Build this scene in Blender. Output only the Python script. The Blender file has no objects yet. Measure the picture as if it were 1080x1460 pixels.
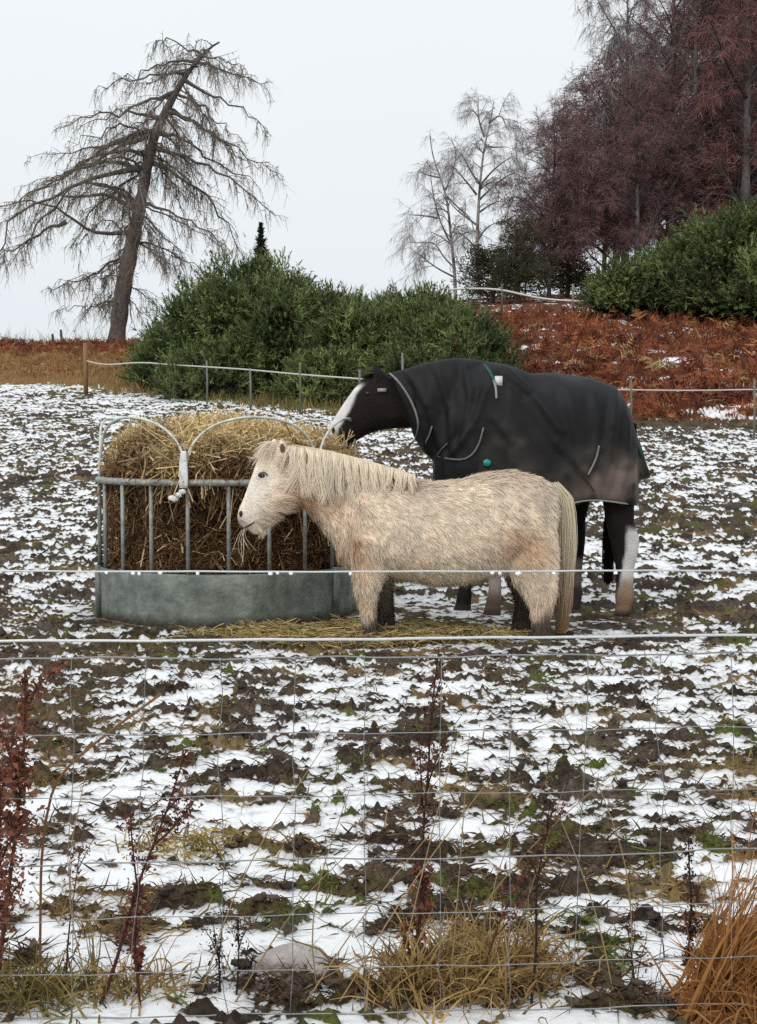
import bpy, bmesh, math, random
import numpy as np
from mathutils import Vector, Matrix

# ------------------------------------------------------------------ camera, sky, sun, exposure
scene = bpy.context.scene
FOC, PW, PH = 2000.0, 1080.0, 1460.0          # focal length and frame of the photograph, in its pixels
CAM_H = 1.22
PITCH = math.atan((730 - 620) / FOC)
cam_data = bpy.data.cameras.new('camera')
cam = bpy.data.objects.new('camera', cam_data)
scene.collection.objects.link(cam)
scene.camera = cam
cam_data.sensor_fit = 'VERTICAL'
cam_data.sensor_height = 24.0
cam_data.lens = 24.0 * FOC / PH
cam_data.clip_start = 0.05
cam_data.clip_end = 2000
cam.location = (0, 0, CAM_H)
cam.rotation_euler = (math.pi / 2 - PITCH, 0, 0)

SUN_EL, SUN_AZ = math.radians(48), math.radians(212)
world = bpy.data.worlds.new('World')
scene.world = world
world.use_nodes = True
wt = world.node_tree
wt.nodes.clear()
w_out = wt.nodes.new('ShaderNodeOutputWorld')
w_bg = wt.nodes.new('ShaderNodeBackground')
w_sky = wt.nodes.new('ShaderNodeTexSky')
w_sky.sky_type = 'NISHITA'
w_sky.sun_disc = False
w_sky.sun_elevation = SUN_EL
w_sky.sun_rotation = SUN_AZ
w_sky.air_density = 1.0
w_sky.dust_density = 6.0
w_hs = wt.nodes.new('ShaderNodeHueSaturation')
w_hs.inputs['Saturation'].default_value = 0.25
w_tc = wt.nodes.new('ShaderNodeTexCoord')
w_sep = wt.nodes.new('ShaderNodeSeparateXYZ')
w_ramp = wt.nodes.new('ShaderNodeValToRGB')     # an even overcast, a little darker and bluer towards the horizon
w_ramp.color_ramp.elements[0].position = 0.0
w_ramp.color_ramp.elements[0].color = (8.3, 8.85, 9.3, 1)
w_ramp.color_ramp.elements[1].position = 0.45
w_ramp.color_ramp.elements[1].color = (9.6, 10.0, 10.2, 1)
w_noise = wt.nodes.new('ShaderNodeTexNoise')
w_noise.inputs['Scale'].default_value = 2.2
w_noise.inputs['Detail'].default_value = 4
w_mr = wt.nodes.new('ShaderNodeMapRange')
w_mr.inputs['To Min'].default_value = 0.96
w_mr.inputs['To Max'].default_value = 1.04
w_mul = wt.nodes.new('ShaderNodeVectorMath')
w_mul.operation = 'SCALE'
w_mix = wt.nodes.new('ShaderNodeMix')
w_mix.data_type = 'RGBA'
w_mix.inputs['Factor'].default_value = 0.88
L = wt.links.new
L(w_sky.outputs['Color'], w_hs.inputs['Color'])
L(w_tc.outputs['Generated'], w_sep.inputs['Vector'])
L(w_sep.outputs['Z'], w_ramp.inputs['Fac'])
L(w_tc.outputs['Generated'], w_noise.inputs['Vector'])
L(w_noise.outputs['Fac'], w_mr.inputs['Value'])
L(w_ramp.outputs['Color'], w_mul.inputs[0])
L(w_mr.outputs['Result'], w_mul.inputs['Scale'])
L(w_hs.outputs['Color'], w_mix.inputs['A'])
L(w_mul.outputs['Vector'], w_mix.inputs['B'])
L(w_mix.outputs['Result'], w_bg.inputs['Color'])
w_bg.inputs['Strength'].default_value = 0.1
L(w_bg.outputs['Background'], w_out.inputs['Surface'])

sun_data = bpy.data.lights.new('sun', 'SUN')
sun_data.energy = 1.3
sun_data.angle = math.radians(35)
sun_data.color = (1.0, 0.97, 0.93)
sun = bpy.data.objects.new('sun', sun_data)
scene.collection.objects.link(sun)
sd = Vector((math.sin(SUN_AZ) * math.cos(SUN_EL), math.cos(SUN_AZ) * math.cos(SUN_EL), math.sin(SUN_EL)))
sun.rotation_euler = sd.to_track_quat('Z', 'Y').to_euler()

scene.view_settings.view_transform = 'Standard'
scene.view_settings.look = 'None'
scene.view_settings.exposure = 0.08
scene.view_settings.gamma = 1.0
scene.view_settings.use_curve_mapping = False
scene.render.engine = 'CYCLES'
scene.cycles.max_bounces = 5
scene.cycles.diffuse_bounces = 3
scene.cycles.glossy_bounces = 2
scene.cycles.transmission_bounces = 2
scene.cycles.use_denoising = False

# ------------------------------------------------------------------ helpers
RNG = np.random.default_rng(7)
COL = scene.collection
CP, SP = math.cos(PITCH), math.sin(PITCH)

def P(px, py, Y):
    """World point that stands at depth Y, for layout from the photograph's pixels."""
    u = (px - 540) / FOC
    v = (730 - py) / FOC
    t = Y / (CP + v * SP)
    return np.array([u * t, Y, CAM_H + t * (v * CP - SP)])

def nz(a, axis=-1):
    return a / np.maximum(np.linalg.norm(a, axis=axis, keepdims=True), 1e-9)

def _hash(ix, iy, iz, seed):
    h = (ix.astype(np.int64) * 374761393 + iy.astype(np.int64) * 668265263 + iz.astype(np.int64) * 2147483647 + seed * 974634777)
    h = (h ^ (h >> 13)) * 1274126177
    h = h & 0x7fffffff
    h = (h ^ (h >> 16)) * 2246822519
    return ((h & 0x7fffffff) >> 7).astype(np.float64) / float(0xffffff)

def vn2(x, y, seed=0):
    """gradient noise, about -1..1"""
    ix, iy = np.floor(x), np.floor(y)
    fx, fy = x - ix, y - iy
    z = np.zeros_like(ix)
    out = 0
    ux = fx * fx * fx * (fx * (fx * 6 - 15) + 10)
    uy = fy * fy * fy * (fy * (fy * 6 - 15) + 10)
    vals = []
    for dx in (0, 1):
        for dy in (0, 1):
            a = _hash(ix + dx, iy + dy, z, seed) * 2 * np.pi
            vals.append(np.cos(a) * (fx - dx) + np.sin(a) * (fy - dy))
    a = vals[0] + (vals[2] - vals[0]) * ux
    b = vals[1] + (vals[3] - vals[1]) * ux
    return (a + (b - a) * uy) * 1.5

def vn3(x, y, z, seed=0):
    ix, iy, iz = np.floor(x), np.floor(y), np.floor(z)
    fx, fy, fz = x - ix, y - iy, z - iz
    ux, uy, uz = (f * f * (3 - 2 * f) for f in (fx, fy, fz))
    c = {}
    for dx in (0, 1):
        for dy in (0, 1):
            for dz in (0, 1):
                c[dx, dy, dz] = _hash(ix + dx, iy + dy, iz + dz, seed)
    def lx(dy, dz): return c[0, dy, dz] + (c[1, dy, dz] - c[0, dy, dz]) * ux
    def ly(dz): return lx(0, dz) + (lx(1, dz) - lx(0, dz)) * uy
    return (ly(0) + (ly(1) - ly(0)) * uz) * 2 - 1

def fbm2(x, y, seed=0, octs=3, gain=0.5):
    s, a, t = 0, 1.0, 0
    for o in range(octs):
        s = s + a * vn2(x * 2 ** o + 17.3 * o, y * 2 ** o - 9.1 * o, seed + o)
        t += a
        a *= gain
    return s / t

def sstep(a, b, x):
    t = np.clip((x - a) / (b - a), 0, 1)
    return t * t * (3 - 2 * t)

def lerp(a, b, t): return a + (b - a) * t

class MB:
    """collects vertices, quads, triangles and colours for ONE mesh"""
    def __init__(self):
        self.v, self.q, self.t, self.c, self.n = [], [], [], [], 0
    def add(self, V, Q=None, T=None, C=(0.5, 0.5, 0.5)):
        V = np.asarray(V, float).reshape(-1, 3)
        C = np.asarray(C, float)
        if C.ndim == 1: C = np.tile(C, (len(V), 1))
        self.v.append(V); self.c.append(C.reshape(-1, 3))
        if Q is not None and len(Q): self.q.append(np.asarray(Q, np.int64).reshape(-1, 4) + self.n)
        if T is not None and len(T): self.t.append(np.asarray(T, np.int64).reshape(-1, 3) + self.n)
        self.n += len(V)
        return self
    def mesh(self, name, mat, smooth=True, extra=None, origin=None):
        V = np.concatenate(self.v)
        C = np.concatenate(self.c)
        if origin is not None: V = V - np.asarray(origin)
        Q = np.concatenate(self.q) if self.q else np.zeros((0, 4), np.int64)
        T = np.concatenate(self.t) if self.t else np.zeros((0, 3), np.int64)
        me = bpy.data.meshes.new(name)
        me.vertices.add(len(V)); me.vertices.foreach_set('co', V.astype(np.float32).ravel())
        loops = np.concatenate([Q.ravel(), T.ravel()])
        me.loops.add(len(loops)); me.loops.foreach_set('vertex_index', loops.astype(np.int32))
        nq, nt = len(Q), len(T)
        me.polygons.add(nq + nt)
        st = np.concatenate([np.arange(nq) * 4, nq * 4 + np.arange(nt) * 3]).astype(np.int32)
        me.polygons.foreach_set('loop_start', st)
        me.update(calc_edges=True)
        at = me.color_attributes.new('Col', 'FLOAT_COLOR', 'POINT')
        at.data.foreach_set('color', np.concatenate([C, np.ones((len(C), 1))], 1).astype(np.float32).ravel())
        for k, a in (extra or {}).items():
            x = me.attributes.new(k, 'FLOAT', 'POINT')
            x.data.foreach_set('value', np.asarray(a, np.float32).ravel())
        me.polygons.foreach_set('use_smooth', np.full(nq + nt, bool(smooth)))
        me.materials.append(mat)
        return me
    def build(self, name, mat, parent=None, smooth=True, extra=None):
        """one mesh object; a child keeps world coordinates, a top-level one gets its origin at its base"""
        if parent is None:
            V = np.concatenate(self.v)
            lo, hi = V.min(0), V.max(0)
            org = np.array([(lo[0] + hi[0]) / 2, (lo[1] + hi[1]) / 2, lo[2]])
            o = bpy.data.objects.new(name, self.mesh(name, mat, smooth, extra, org))
            o.location = org
        else:
            wl = parent.location.copy()
            p = parent.parent
            while p is not None:
                wl = wl + p.location; p = p.parent
            o = bpy.data.objects.new(name, self.mesh(name, mat, smooth, extra, tuple(wl)))
            o.parent = parent
        COL.objects.link(o)
        return o

def empty(name, loc, label, cat, group=None):
    o = bpy.data.objects.new(name, None)
    o.location = tuple(loc)
    COL.objects.link(o)
    return tag(o, label, cat, group)

def tag(o, label=None, cat=None, group=None, kind=None):
    if label: o['label'] = label
    if cat: o['category'] = cat
    if group: o['group'] = group
    if kind: o['kind'] = kind
    return o

def copy_tree(o, parent=None):
    c = o.copy(); COL.objects.link(c)
    if parent is not None: c.parent = parent
    for ch in list(o.children): copy_tree(ch, c)
    return c

def grid_quads(n, k, s, closed=True):
    """quads of n tubes with k rings of s vertices"""
    base = np.arange(n)[:, None, None] * (k * s)
    kk = np.arange(k - 1)[None, :, None] * s
    ss = np.arange(s if closed else s - 1)[None, None, :]
    s2 = (ss + 1) % s
    a = base + kk + ss; b = base + kk + s2
    return np.stack([a, b, b + s, a + s], -1).reshape(-1, 4)

def tubes(Pt, R, sides=3):
    Pt = np.asarray(Pt, float); R = np.asarray(R, float)
    n, k, _ = Pt.shape
    T = nz(np.gradient(Pt, axis=1))
    ax = nz(Pt[:, -1] - Pt[:, 0])
    ref = np.where(np.abs(ax[:, 2:3]) > 0.85, np.array([[1.0, 0.13, 0]]), np.array([[0, 0.11, 1.0]]))[:, None, :]
    A = nz(np.cross(T, np.broadcast_to(ref, T.shape)))
    B = np.cross(T, A)
    an = np.arange(sides) / sides * 2 * np.pi
    V = Pt[:, :, None, :] + R[:, :, None, None] * (np.cos(an)[None, None, :, None] * A[:, :, None, :] + np.sin(an)[None, None, :, None] * B[:, :, None, :])
    return V.reshape(-1, 3), grid_quads(n, k, sides)

def ribbons(Pt, Wd, side=None, rng=RNG):
    """flat strips (n,k,3) with half widths (n,k); random facing unless side is given"""
    n, k, _ = Pt.shape
    T = nz(np.gradient(Pt, axis=1))
    if side is None: side = rng.normal(size=(n, 3))
    S = nz(np.cross(T, np.broadcast_to(side[:, None, :], T.shape)))
    V = np.stack([Pt - S * Wd[:, :, None], Pt + S * Wd[:, :, None]], 2)
    return V.reshape(-1, 3), grid_quads(n, k, 2, closed=False)

def rep(C, m):  # colour per strand -> per vertex
    return np.repeat(np.asarray(C, float), m, axis=0)

def resample(path, k):
    path = np.asarray(path, float)
    d = np.concatenate([[0], np.cumsum(np.linalg.norm(np.diff(path[:, :3], axis=0), axis=1))])
    t = np.linspace(0, d[-1], k)
    return np.stack([np.interp(t, d, path[:, i]) for i in range(path.shape[1])], 1)

def smooth_path(path, k, it=2):
    """Chaikin then resample"""
    p = np.asarray(path, float)
    for _ in range(it):
        q = np.empty((2 * len(p), p.shape[1]))
        q[0] = p[0]; q[-1] = p[-1]
        q[1:-1:2] = p[:-1] * 0.75 + p[1:] * 0.25
        q[2:-1:2] = p[:-1] * 0.25 + p[1:] * 0.75
        p = q
    return resample(p, k)

def tube1(mb, path, r, sides=8, col=(0.5, 0.5, 0.5), closed=False, cap=True):
    """one swept tube with parallel-transported rings"""
    p = np.asarray(path, float); k = len(p)
    r = np.broadcast_to(np.asarray(r, float), (k,))
    if closed: T = nz(np.roll(p, -1, 0) - np.roll(p, 1, 0))
    else: T = nz(np.gradient(p, axis=0))
    A = np.cross(T[0], [0.02, 0.05, 1.0])
    if np.linalg.norm(A) < 0.2: A = np.cross(T[0], [1.0, 0, 0])
    A = A / np.linalg.norm(A)
    an = np.arange(sides) / sides * 2 * np.pi
    V = []
    for i in range(k):
        A = A - T[i] * A.dot(T[i]); A = A / np.linalg.norm(A)
        B = np.cross(T[i], A)
        V.append(p[i] + r[i] * (np.cos(an)[:, None] * A + np.sin(an)[:, None] * B))
    V = np.concatenate(V)
    Q = grid_quads(1, k, sides)
    T_ = []
    if closed:
        a = (k - 1) * sides + np.arange(sides); b = np.arange(sides)
        Q = np.concatenate([Q, np.stack([a, np.roll(a, -1), np.roll(b, -1), b], 1)])
    elif cap:
        V = np.concatenate([V, p[:1], p[-1:]])
        n0 = k * sides
        for s in range(sides):
            T_.append((n0, (s + 1) % sides, s)); T_.append((n0 + 1, (k - 1) * sides + s, (k - 1) * sides + (s + 1) % sides))
    mb.add(V, Q, np.array(T_) if T_ else None, col)

def box(mb, c, s, col=(0.5, 0.5, 0.5), rz=0.0):
    c = np.asarray(c, float); s = np.asarray(s, float) / 2
    V = np.array([[x, y, z] for x in (-1, 1) for y in (-1, 1) for z in (-1, 1)], float) * s
    R = np.array([[math.cos(rz), -math.sin(rz), 0], [math.sin(rz), math.cos(rz), 0], [0, 0, 1]])
    Q = [(0, 1, 3, 2), (4, 6, 7, 5), (0, 4, 5, 1), (2, 3, 7, 6), (0, 2, 6, 4), (1, 5, 7, 3)]
    mb.add(V @ R.T + c, Q, None, col)

def blob(mb, c, r, col, seed=0, amp=0.25, freq=2.0, sub=2):
    """lumpy closed stone / clod"""
    bm = bmesh.new(); bmesh.ops.create_icosphere(bm, subdivisions=sub, radius=1.0)
    V = np.array([v.co[:] for v in bm.verts]); T = np.array([[v.index for v in f.verts] for f in bm.faces]); bm.free()
    V = V * (1 + amp * vn3(V[:, 0] * freq + seed, V[:, 1] * freq, V[:, 2] * freq, seed))[:, None]
    mb.add(V * np.asarray(r) + np.asarray(c), None, T, col)

# ------------------------------------------------------------------ materials
def vmat(name, rough=0.8, noise=0.0, nscale=20.0, bump=0.0, bscale=60.0, metallic=0.0, spec=0.3, trans=0.0):
    m = bpy.data.materials.new(name); m.use_nodes = True
    nt = m.node_tree; b = nt.nodes['Principled BSDF']
    at = nt.nodes.new('ShaderNodeAttribute'); at.attribute_name = 'Col'
    colour = at.outputs['Color']
    tc = nt.nodes.new('ShaderNodeNewGeometry')
    if noise:
        n = nt.nodes.new('ShaderNodeTexNoise'); n.inputs['Scale'].default_value = nscale; n.inputs['Detail'].default_value = 5
        nt.links.new(tc.outputs['Position'], n.inputs['Vector'])
        r = nt.nodes.new('ShaderNodeMapRange'); r.inputs['From Min'].default_value = 0.3; r.inputs['From Max'].default_value = 0.7
        r.inputs['To Min'].default_value = 1 - noise; r.inputs['To Max'].default_value = 1 + noise
        nt.links.new(n.outputs['Fac'], r.inputs['Value'])
        mu = nt.nodes.new('ShaderNodeVectorMath'); mu.operation = 'SCALE'
        nt.links.new(colour, mu.inputs[0]); nt.links.new(r.outputs['Result'], mu.inputs['Scale'])
        colour = mu.outputs['Vector']
    nt.links.new(colour, b.inputs['Base Color'])
    b.inputs['Roughness'].default_value = rough
    b.inputs['Metallic'].default_value = metallic
    b.inputs['Specular IOR Level'].default_value = spec
    if bump:
        n2 = nt.nodes.new('ShaderNodeTexNoise'); n2.inputs['Scale'].default_value = bscale; n2.inputs['Detail'].default_value = 6
        nt.links.new(tc.outputs['Position'], n2.inputs['Vector'])
        bp = nt.nodes.new('ShaderNodeBump'); bp.inputs['Strength'].default_value = bump; bp.inputs['Distance'].default_value = 0.02
        nt.links.new(n2.outputs['Fac'], bp.inputs['Height']); nt.links.new(bp.outputs['Normal'], b.inputs['Normal'])
    if trans:
        tr = nt.nodes.new('ShaderNodeBsdfTranslucent'); nt.links.new(colour, tr.inputs['Color'])
        mx = nt.nodes.new('ShaderNodeMixShader'); mx.inputs['Fac'].default_value = trans
        out = nt.nodes['Material Output']
        nt.links.new(b.outputs['BSDF'], mx.inputs[1]); nt.links.new(tr.outputs['BSDF'], mx.inputs[2])
        nt.links.new(mx.outputs['Shader'], out.inputs['Surface'])
    return m

M_BARK = vmat('bark', 0.9, 0.35, 9, 0.6, 30)
M_TWIG = vmat('twig', 0.85)
M_LEAF = vmat('leaf', 0.65, trans=0.3, spec=0.25)
M_DRY = vmat('dry_plant', 0.8, trans=0.2, spec=0.2)
M_FUR = vmat('fur', 0.75, spec=0.1, trans=0.42)
M_SKIN = vmat('hide', 0.8, 0.12, 14, 0.4, 90, spec=0.2)
M_GLOSS = vmat('eye', 0.22, spec=0.35)
M_GALV = vmat('galvanised_steel', 0.55, 0.30, 17, 0.25, 40, metallic=0.2, spec=0.4)
M_WIRE = vmat('wire', 0.45, 0.1, 200, metallic=0.4, spec=0.5)
M_CLOTH = vmat('rug_fabric', 0.62, 0.25, 7, 0.12, 60, spec=0.22)
M_PLAIN = vmat('plain', 0.7, 0.12, 40, 0.2, 120)
M_HAY = vmat('hay', 0.75, 0.25, 30, 0.8, 60, trans=0.1, spec=0.2)
M_ROCK = vmat('rock', 0.85, 0.25, 18, 0.6, 50)

def ground_material():
    m = bpy.data.materials.new('snowy_mud'); m.use_nodes = True
    nt = m.node_tree; b = nt.nodes['Principled BSDF']; N = nt.nodes.new; K = nt.links.new
    geo = N('ShaderNodeNewGeometry')
    at = N('ShaderNodeAttribute'); at.attribute_name = 'Col'
    sn = N('ShaderNodeAttribute'); sn.attribute_name = 'snow'
    n1 = N('ShaderNodeTexNoise'); n1.inputs['Scale'].default_value = 38; n1.inputs['Detail'].default_value = 6; n1.inputs['Roughness'].default_value = 0.65
    K(geo.outputs['Position'], n1.inputs['Vector'])
    mr = N('ShaderNodeMapRange'); mr.inputs['From Min'].default_value = 0.25; mr.inputs['From Max'].default_value = 0.75
    mr.inputs['To Min'].default_value = 0.35; mr.inputs['To Max'].default_value = 1.75
    K(n1.outputs['Fac'], mr.inputs['Value'])
    mu = N('ShaderNodeVectorMath'); mu.operation = 'SCALE'
    K(at.outputs['Color'], mu.inputs[0]); K(mr.outputs['Result'], mu.inputs['Scale'])
    n2 = N('ShaderNodeTexNoise'); n2.inputs['Scale'].default_value = 24; n2.inputs['Detail'].default_value = 5
    K(geo.outputs['Position'], n2.inputs['Vector'])
    ad = N('ShaderNodeMath'); ad.operation = 'MULTIPLY_ADD'; ad.inputs[1].default_value = 0.5; ad.inputs[2].default_value = -0.25
    K(n2.outputs['Fac'], ad.inputs[0])
    ad2 = N('ShaderNodeMath'); ad2.operation = 'ADD'
    K(sn.outputs['Fac'], ad2.inputs[0]); K(ad.outputs['Value'], ad2.inputs[1])
    ss = N('ShaderNodeMapRange'); ss.interpolation_type = 'SMOOTHSTEP'
    ss.inputs['From Min'].default_value = 0.19; ss.inputs['From Max'].default_value = 0.31
    K(ad2.outputs['Value'], ss.inputs['Value'])
    sc = N('ShaderNodeValToRGB')                     # thin wet snow is greyer than deep snow
    sc.color_ramp.elements[0].position = 0.25; sc.color_ramp.elements[0].color = (0.50, 0.505, 0.51, 1)
    sc.color_ramp.elements[1].position = 0.75; sc.color_ramp.elements[1].color = (0.77, 0.785, 0.80, 1)
    K(ad2.outputs['Value'], sc.inputs['Fac'])
    mx = N('ShaderNodeMix'); mx.data_type = 'RGBA'
    K(ss.outputs['Result'], mx.inputs['Factor']); K(mu.outputs['Vector'], mx.inputs['A']); K(sc.outputs[0], mx.inputs['B'])
    K(mx.outputs['Result'], b.inputs['Base Color'])
    b.inputs['Specular IOR Level'].default_value = 0.1
    rr = N('ShaderNodeMapRange'); rr.inputs['To Min'].default_value = 0.9; rr.inputs['To Max'].default_value = 0.8
    K(ss.outputs['Result'], rr.inputs['Value']); K(rr.outputs['Result'], b.inputs['Roughness'])
    n3 = N('ShaderNodeTexNoise'); n3.inputs['Scale'].default_value = 55; n3.inputs['Detail'].default_value = 7
    K(geo.outputs['Position'], n3.inputs['Vector'])
    bs = N('ShaderNodeMapRange'); bs.inputs['To Min'].default_value = 1.0; bs.inputs['To Max'].default_value = 0.25
    K(ss.outputs['Result'], bs.inputs['Value'])
    bp = N('ShaderNodeBump'); bp.inputs['Distance'].default_value = 0.025
    K(n3.outputs['Fac'], bp.inputs['Height']); K(bs.outputs['Result'], bp.inputs['Strength']); K(bp.outputs['Normal'], b.inputs['Normal'])
    return m
M_GROUND = ground_material()

# ------------------------------------------------------------------ ground
def _tab(px, v):
    x = np.arange(-3000, 4001, 20.0)
    y = np.interp(x, px, v)
    k = np.exp(-0.5 * (np.arange(-15, 16) / 5.0) ** 2); k /= k.sum()
    return x, np.convolve(np.pad(y, 15, mode='edge'), k, mode='valid')

FX, FY = -1.045, 9.70                           # the feeder's centre
def elev(py, Y): return CAM_H + (620 - np.asarray(py, float)) * np.asarray(Y, float) / FOC

EP = [-400, 0, 120, 240, 400, 540, 720, 1080, 1500]
E_Y = np.array([38, 37, 36, 33, 29, 27, 25.5, 24, 23])
E_PY = np.array([550, 549, 547, 556, 574, 585, 592, 603, 610])
C_Y = np.array([47, 46.5, 46, 45, 42, 40, 38, 36, 35])
C_PY = np.array([492, 490, 491, 494, 490, 470, 447, 455, 455])
F_Y = np.array([62.0] * 9)
F_PY = np.array([506, 505, 505, 500, 480, 440, 420, 420, 420])
T_EY = _tab(EP, E_Y); T_EZ = _tab(EP, elev(E_PY, E_Y)); T_CY = _tab(EP, C_Y); T_CZ = _tab(EP, elev(C_PY, C_Y)); T_FZ = _tab(EP, elev(F_PY, F_Y))

def edge_y(X, Y):
    px = 540 + FOC * X / np.maximum(Y, 8)
    return np.interp(px, *T_EY)

def base_z(X, Y):
    X = np.asarray(X, float); Y = np.asarray(Y, float)
    px = 540 + FOC * X / np.maximum(Y, 8)
    ey, ez, cy, cz, fz = (np.interp(px, *t) for t in (T_EY, T_EZ, T_CY, T_CZ, T_FZ))
    t = np.clip((Y - 9.5) / (ey - 9.5), 0, 1)
    z = ez * (0.8 * t + 0.2 * t * t) * sstep(0, 0.12, t)
    z = np.where(Y > ey, lerp(ez, cz, np.clip((Y - ey) / (cy - ey), 0, 1) ** 0.85), z)
    z = np.where(Y > cy, lerp(cz, fz, np.clip((Y - cy) / (62 - cy), 0, 1)), z)
    z = np.where(Y > 62, fz - (Y - 62) * 0.02, z)
    return z

def detail(X, Y):
    """mud lumps, the snow lying between them, and the snow cover 0..1"""
    und = 0.035 * fbm2(X / 1.7, Y / 1.7, 3, 2)
    wx = X + 0.06 * vn2(X / 0.2, Y / 0.2, 31); wy = Y + 0.06 * vn2(X / 0.2 + 5, Y / 0.2, 37)
    big = fbm2(wx / 0.40, wy / 0.28, 11, 2, 0.55)
    mid = fbm2(wx / 0.15, wy / 0.11, 13, 3, 0.65)
    mid = mid + 0.28 - 0.7 * np.abs(vn2(wx / 0.10, wy / 0.08, 14))
    fine = fbm2(X / 0.035, Y / 0.035, 15, 2, 0.7)
    cover = fbm2(X / 2.6, Y / 2.1, 19, 2)
    mud = und + 0.040 * big + 0.070 * mid + 0.028 * fine
    r = np.hypot(X, Y)
    lvl = und + 0.002 + 0.024 * cover + 0.010 * vn2(X / 0.25, Y / 0.25, 41) + 0.012 * sstep(8.5, 6.0, r) + 0.005 * sstep(5.5, 3.6, r) + 0.016 * sstep(3.7, 3.1, r) + 0.010 * sstep(16, 30, r)
    ey = edge_y(X, Y)
    lvl = lvl - 0.05 * sstep(-2.0, -0.2, Y - ey) * sstep(-60, -520, -(540 + FOC * X / np.maximum(Y, 8)))
    # the bank is bracken litter with only a few flecks of snow
    lvl = np.where(Y > ey, lvl - 0.06 + 0.11 * (X > 0) * sstep(0.0, 0.3, bank_snow(X, Y)), lvl)
    # trampled ground under the straw
    st = straw_mask(X, Y)
    lvl = lvl - 0.07 * st
    flat = sstep(1.25, 0.95, np.hypot(X - FX, Y - FY)) ; flat = np.maximum(flat, 0.75 * sstep(1.5, 0.9, np.hypot((X - 0.4) / 1.3, (Y - 8.9) / 1.0)))
    mud = mud * (1 - 0.8 * flat); lvl = lvl * (1 - 0.8 * flat)
    d = lvl - mud
    snow = np.clip((d + 0.012) / 0.05, 0, 1)
    z = np.maximum(mud, lvl) + 0.004 * np.exp(-np.abs(d) / 0.01)
    return z, snow, mud, cover

def bank_snow(X, Y): return fbm2(X / 1.1, Y / 0.9, 87, 2)

def straw_mask(X, Y):
    a = np.hypot((X + 0.12) / 0.92, (Y - 8.42) / 0.40)
    b = np.hypot(X - FX, Y - FY)
    n = 0.35 * vn2(X / 0.3, Y / 0.3, 51)
    return np.maximum(sstep(1.15, 0.7, a + n), sstep(0.95, 0.85, b))

def ground_z(x, y):
    x = np.atleast_1d(np.asarray(x, float)); y = np.atleast_1d(np.asarray(y, float))
    return base_z(x, y) + detail(x, y)[0]

def gz(x, y): return float(ground_z(x, y)[0])

def build_ground():
    a_in = np.radians(np.linspace(-17.2, 17.2, 640))
    a_l = np.radians(-17.2 - np.cumsum(np.linspace(0.12, 4.6, 69)))
    a_l = a_l[a_l > -math.pi]
    ang = np.concatenate([[-math.pi], a_l[::-1], a_in, -a_l, [math.pi]])
    # rows: even in the picture near by, then even in log distance
    r1 = 1.22 * FOC / np.linspace(1015, 268, 350)
    r2 = np.exp(np.linspace(math.log(r1[-1]), math.log(39), 270))[1:]
    r3 = np.exp(np.linspace(math.log(39), math.log(64), 50))[1:]
    r4 = np.exp(np.linspace(math.log(64), math.log(200), 12))[1:]
    r0 = np.linspace(0.2, r1[0], 12)[:-1]
    rad = np.concatenate([r0, r1, r2, r3, r4])
    A, R = np.meshgrid(ang, rad)
    X = R * np.sin(A); Y = R * np.cos(A)
    z, snow, mud, cover = detail(X, Y)
    Z = base_z(X, Y) + z
    ey = edge_y(X, Y)
    bank = sstep(-0.3, 0.3, Y - ey)
    # colours of what is not snow
    v1 = fbm2(X / 0.33, Y / 0.3, 61, 3); v2 = fbm2(X / 0.55, Y / 0.5, 67, 3); v3 = vn2(X / 0.07, Y / 0.07, 71)
    dark = np.array([0.030, 0.022, 0.016]); grey = np.array([0.110, 0.085, 0.066]); olive = np.array([0.085, 0.072, 0.026])
    moss = np.array([0.085, 0.10, 0.02]); ochre = np.array([0.24, 0.165, 0.07]); rust = np.array([0.13, 0.05, 0.028]); straw = np.array([0.36, 0.27, 0.12])
    C = lerp(dark, grey, sstep(-0.5, 0.6, v1 + 0.4 * v3)[..., None])
    C = lerp(C, olive, (sstep(0.05, 0.4, v2) * 0.85)[..., None])
    C = lerp(C, moss, (sstep(0.3, 0.5, fbm2(X / 0.32, Y / 0.42, 73, 2)) * 0.9)[..., None])
    C = lerp(C, ochre, (sstep(0.2, 0.5, fbm2(X / 0.5, Y / 0.4, 79, 2)) * 0.6)[..., None])
    C = lerp(C, np.array([0.12, 0.075, 0.045]), (sstep(-0.6, -1.6, X / np.maximum(Y, 1) * 5) * sstep(9, 6, R) * 0.55)[..., None])
    px = 540 + FOC * X / np.maximum(Y, 8)
    strip = sstep(-3.0, -0.6, Y - ey) * sstep(760, 560, px)
    C = lerp(C, lerp(np.array([0.16, 0.13, 0.04]), np.array([0.10, 0.11, 0.03]), sstep(-0.2, 0.4, v2)[..., None]), (strip * (1 - bank))[..., None])
    tan = np.array([0.21, 0.125, 0.055])
    C = lerp(C, lerp(rust, tan, (sstep(250, 100, px) * sstep(7, 3, Y - ey))[..., None]), bank[..., None])
    C = lerp(C, straw, (straw_mask(X, Y) * 0.8)[..., None])
    nr, na = X.shape
    V = np.stack([X, Y, Z], -1).reshape(-1, 3)
    i = np.arange(nr - 1)[:, None] * na + np.arange(na - 1)[None, :]
    Q = np.stack([i, i + 1, i + na + 1, i + na], -1).reshape(-1, 4)[:, ::-1]
    mb = MB(); mb.add(V, Q, None, C.reshape(-1, 3))
    o = bpy.data.objects.new('ground', mb.mesh('ground', M_GROUND, True, {'snow': snow.ravel()}))
    COL.objects.link(o)
    tag(o, 'snow patched muddy field rising to a bracken bank', 'ground', kind='structure')
build_ground()

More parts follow.
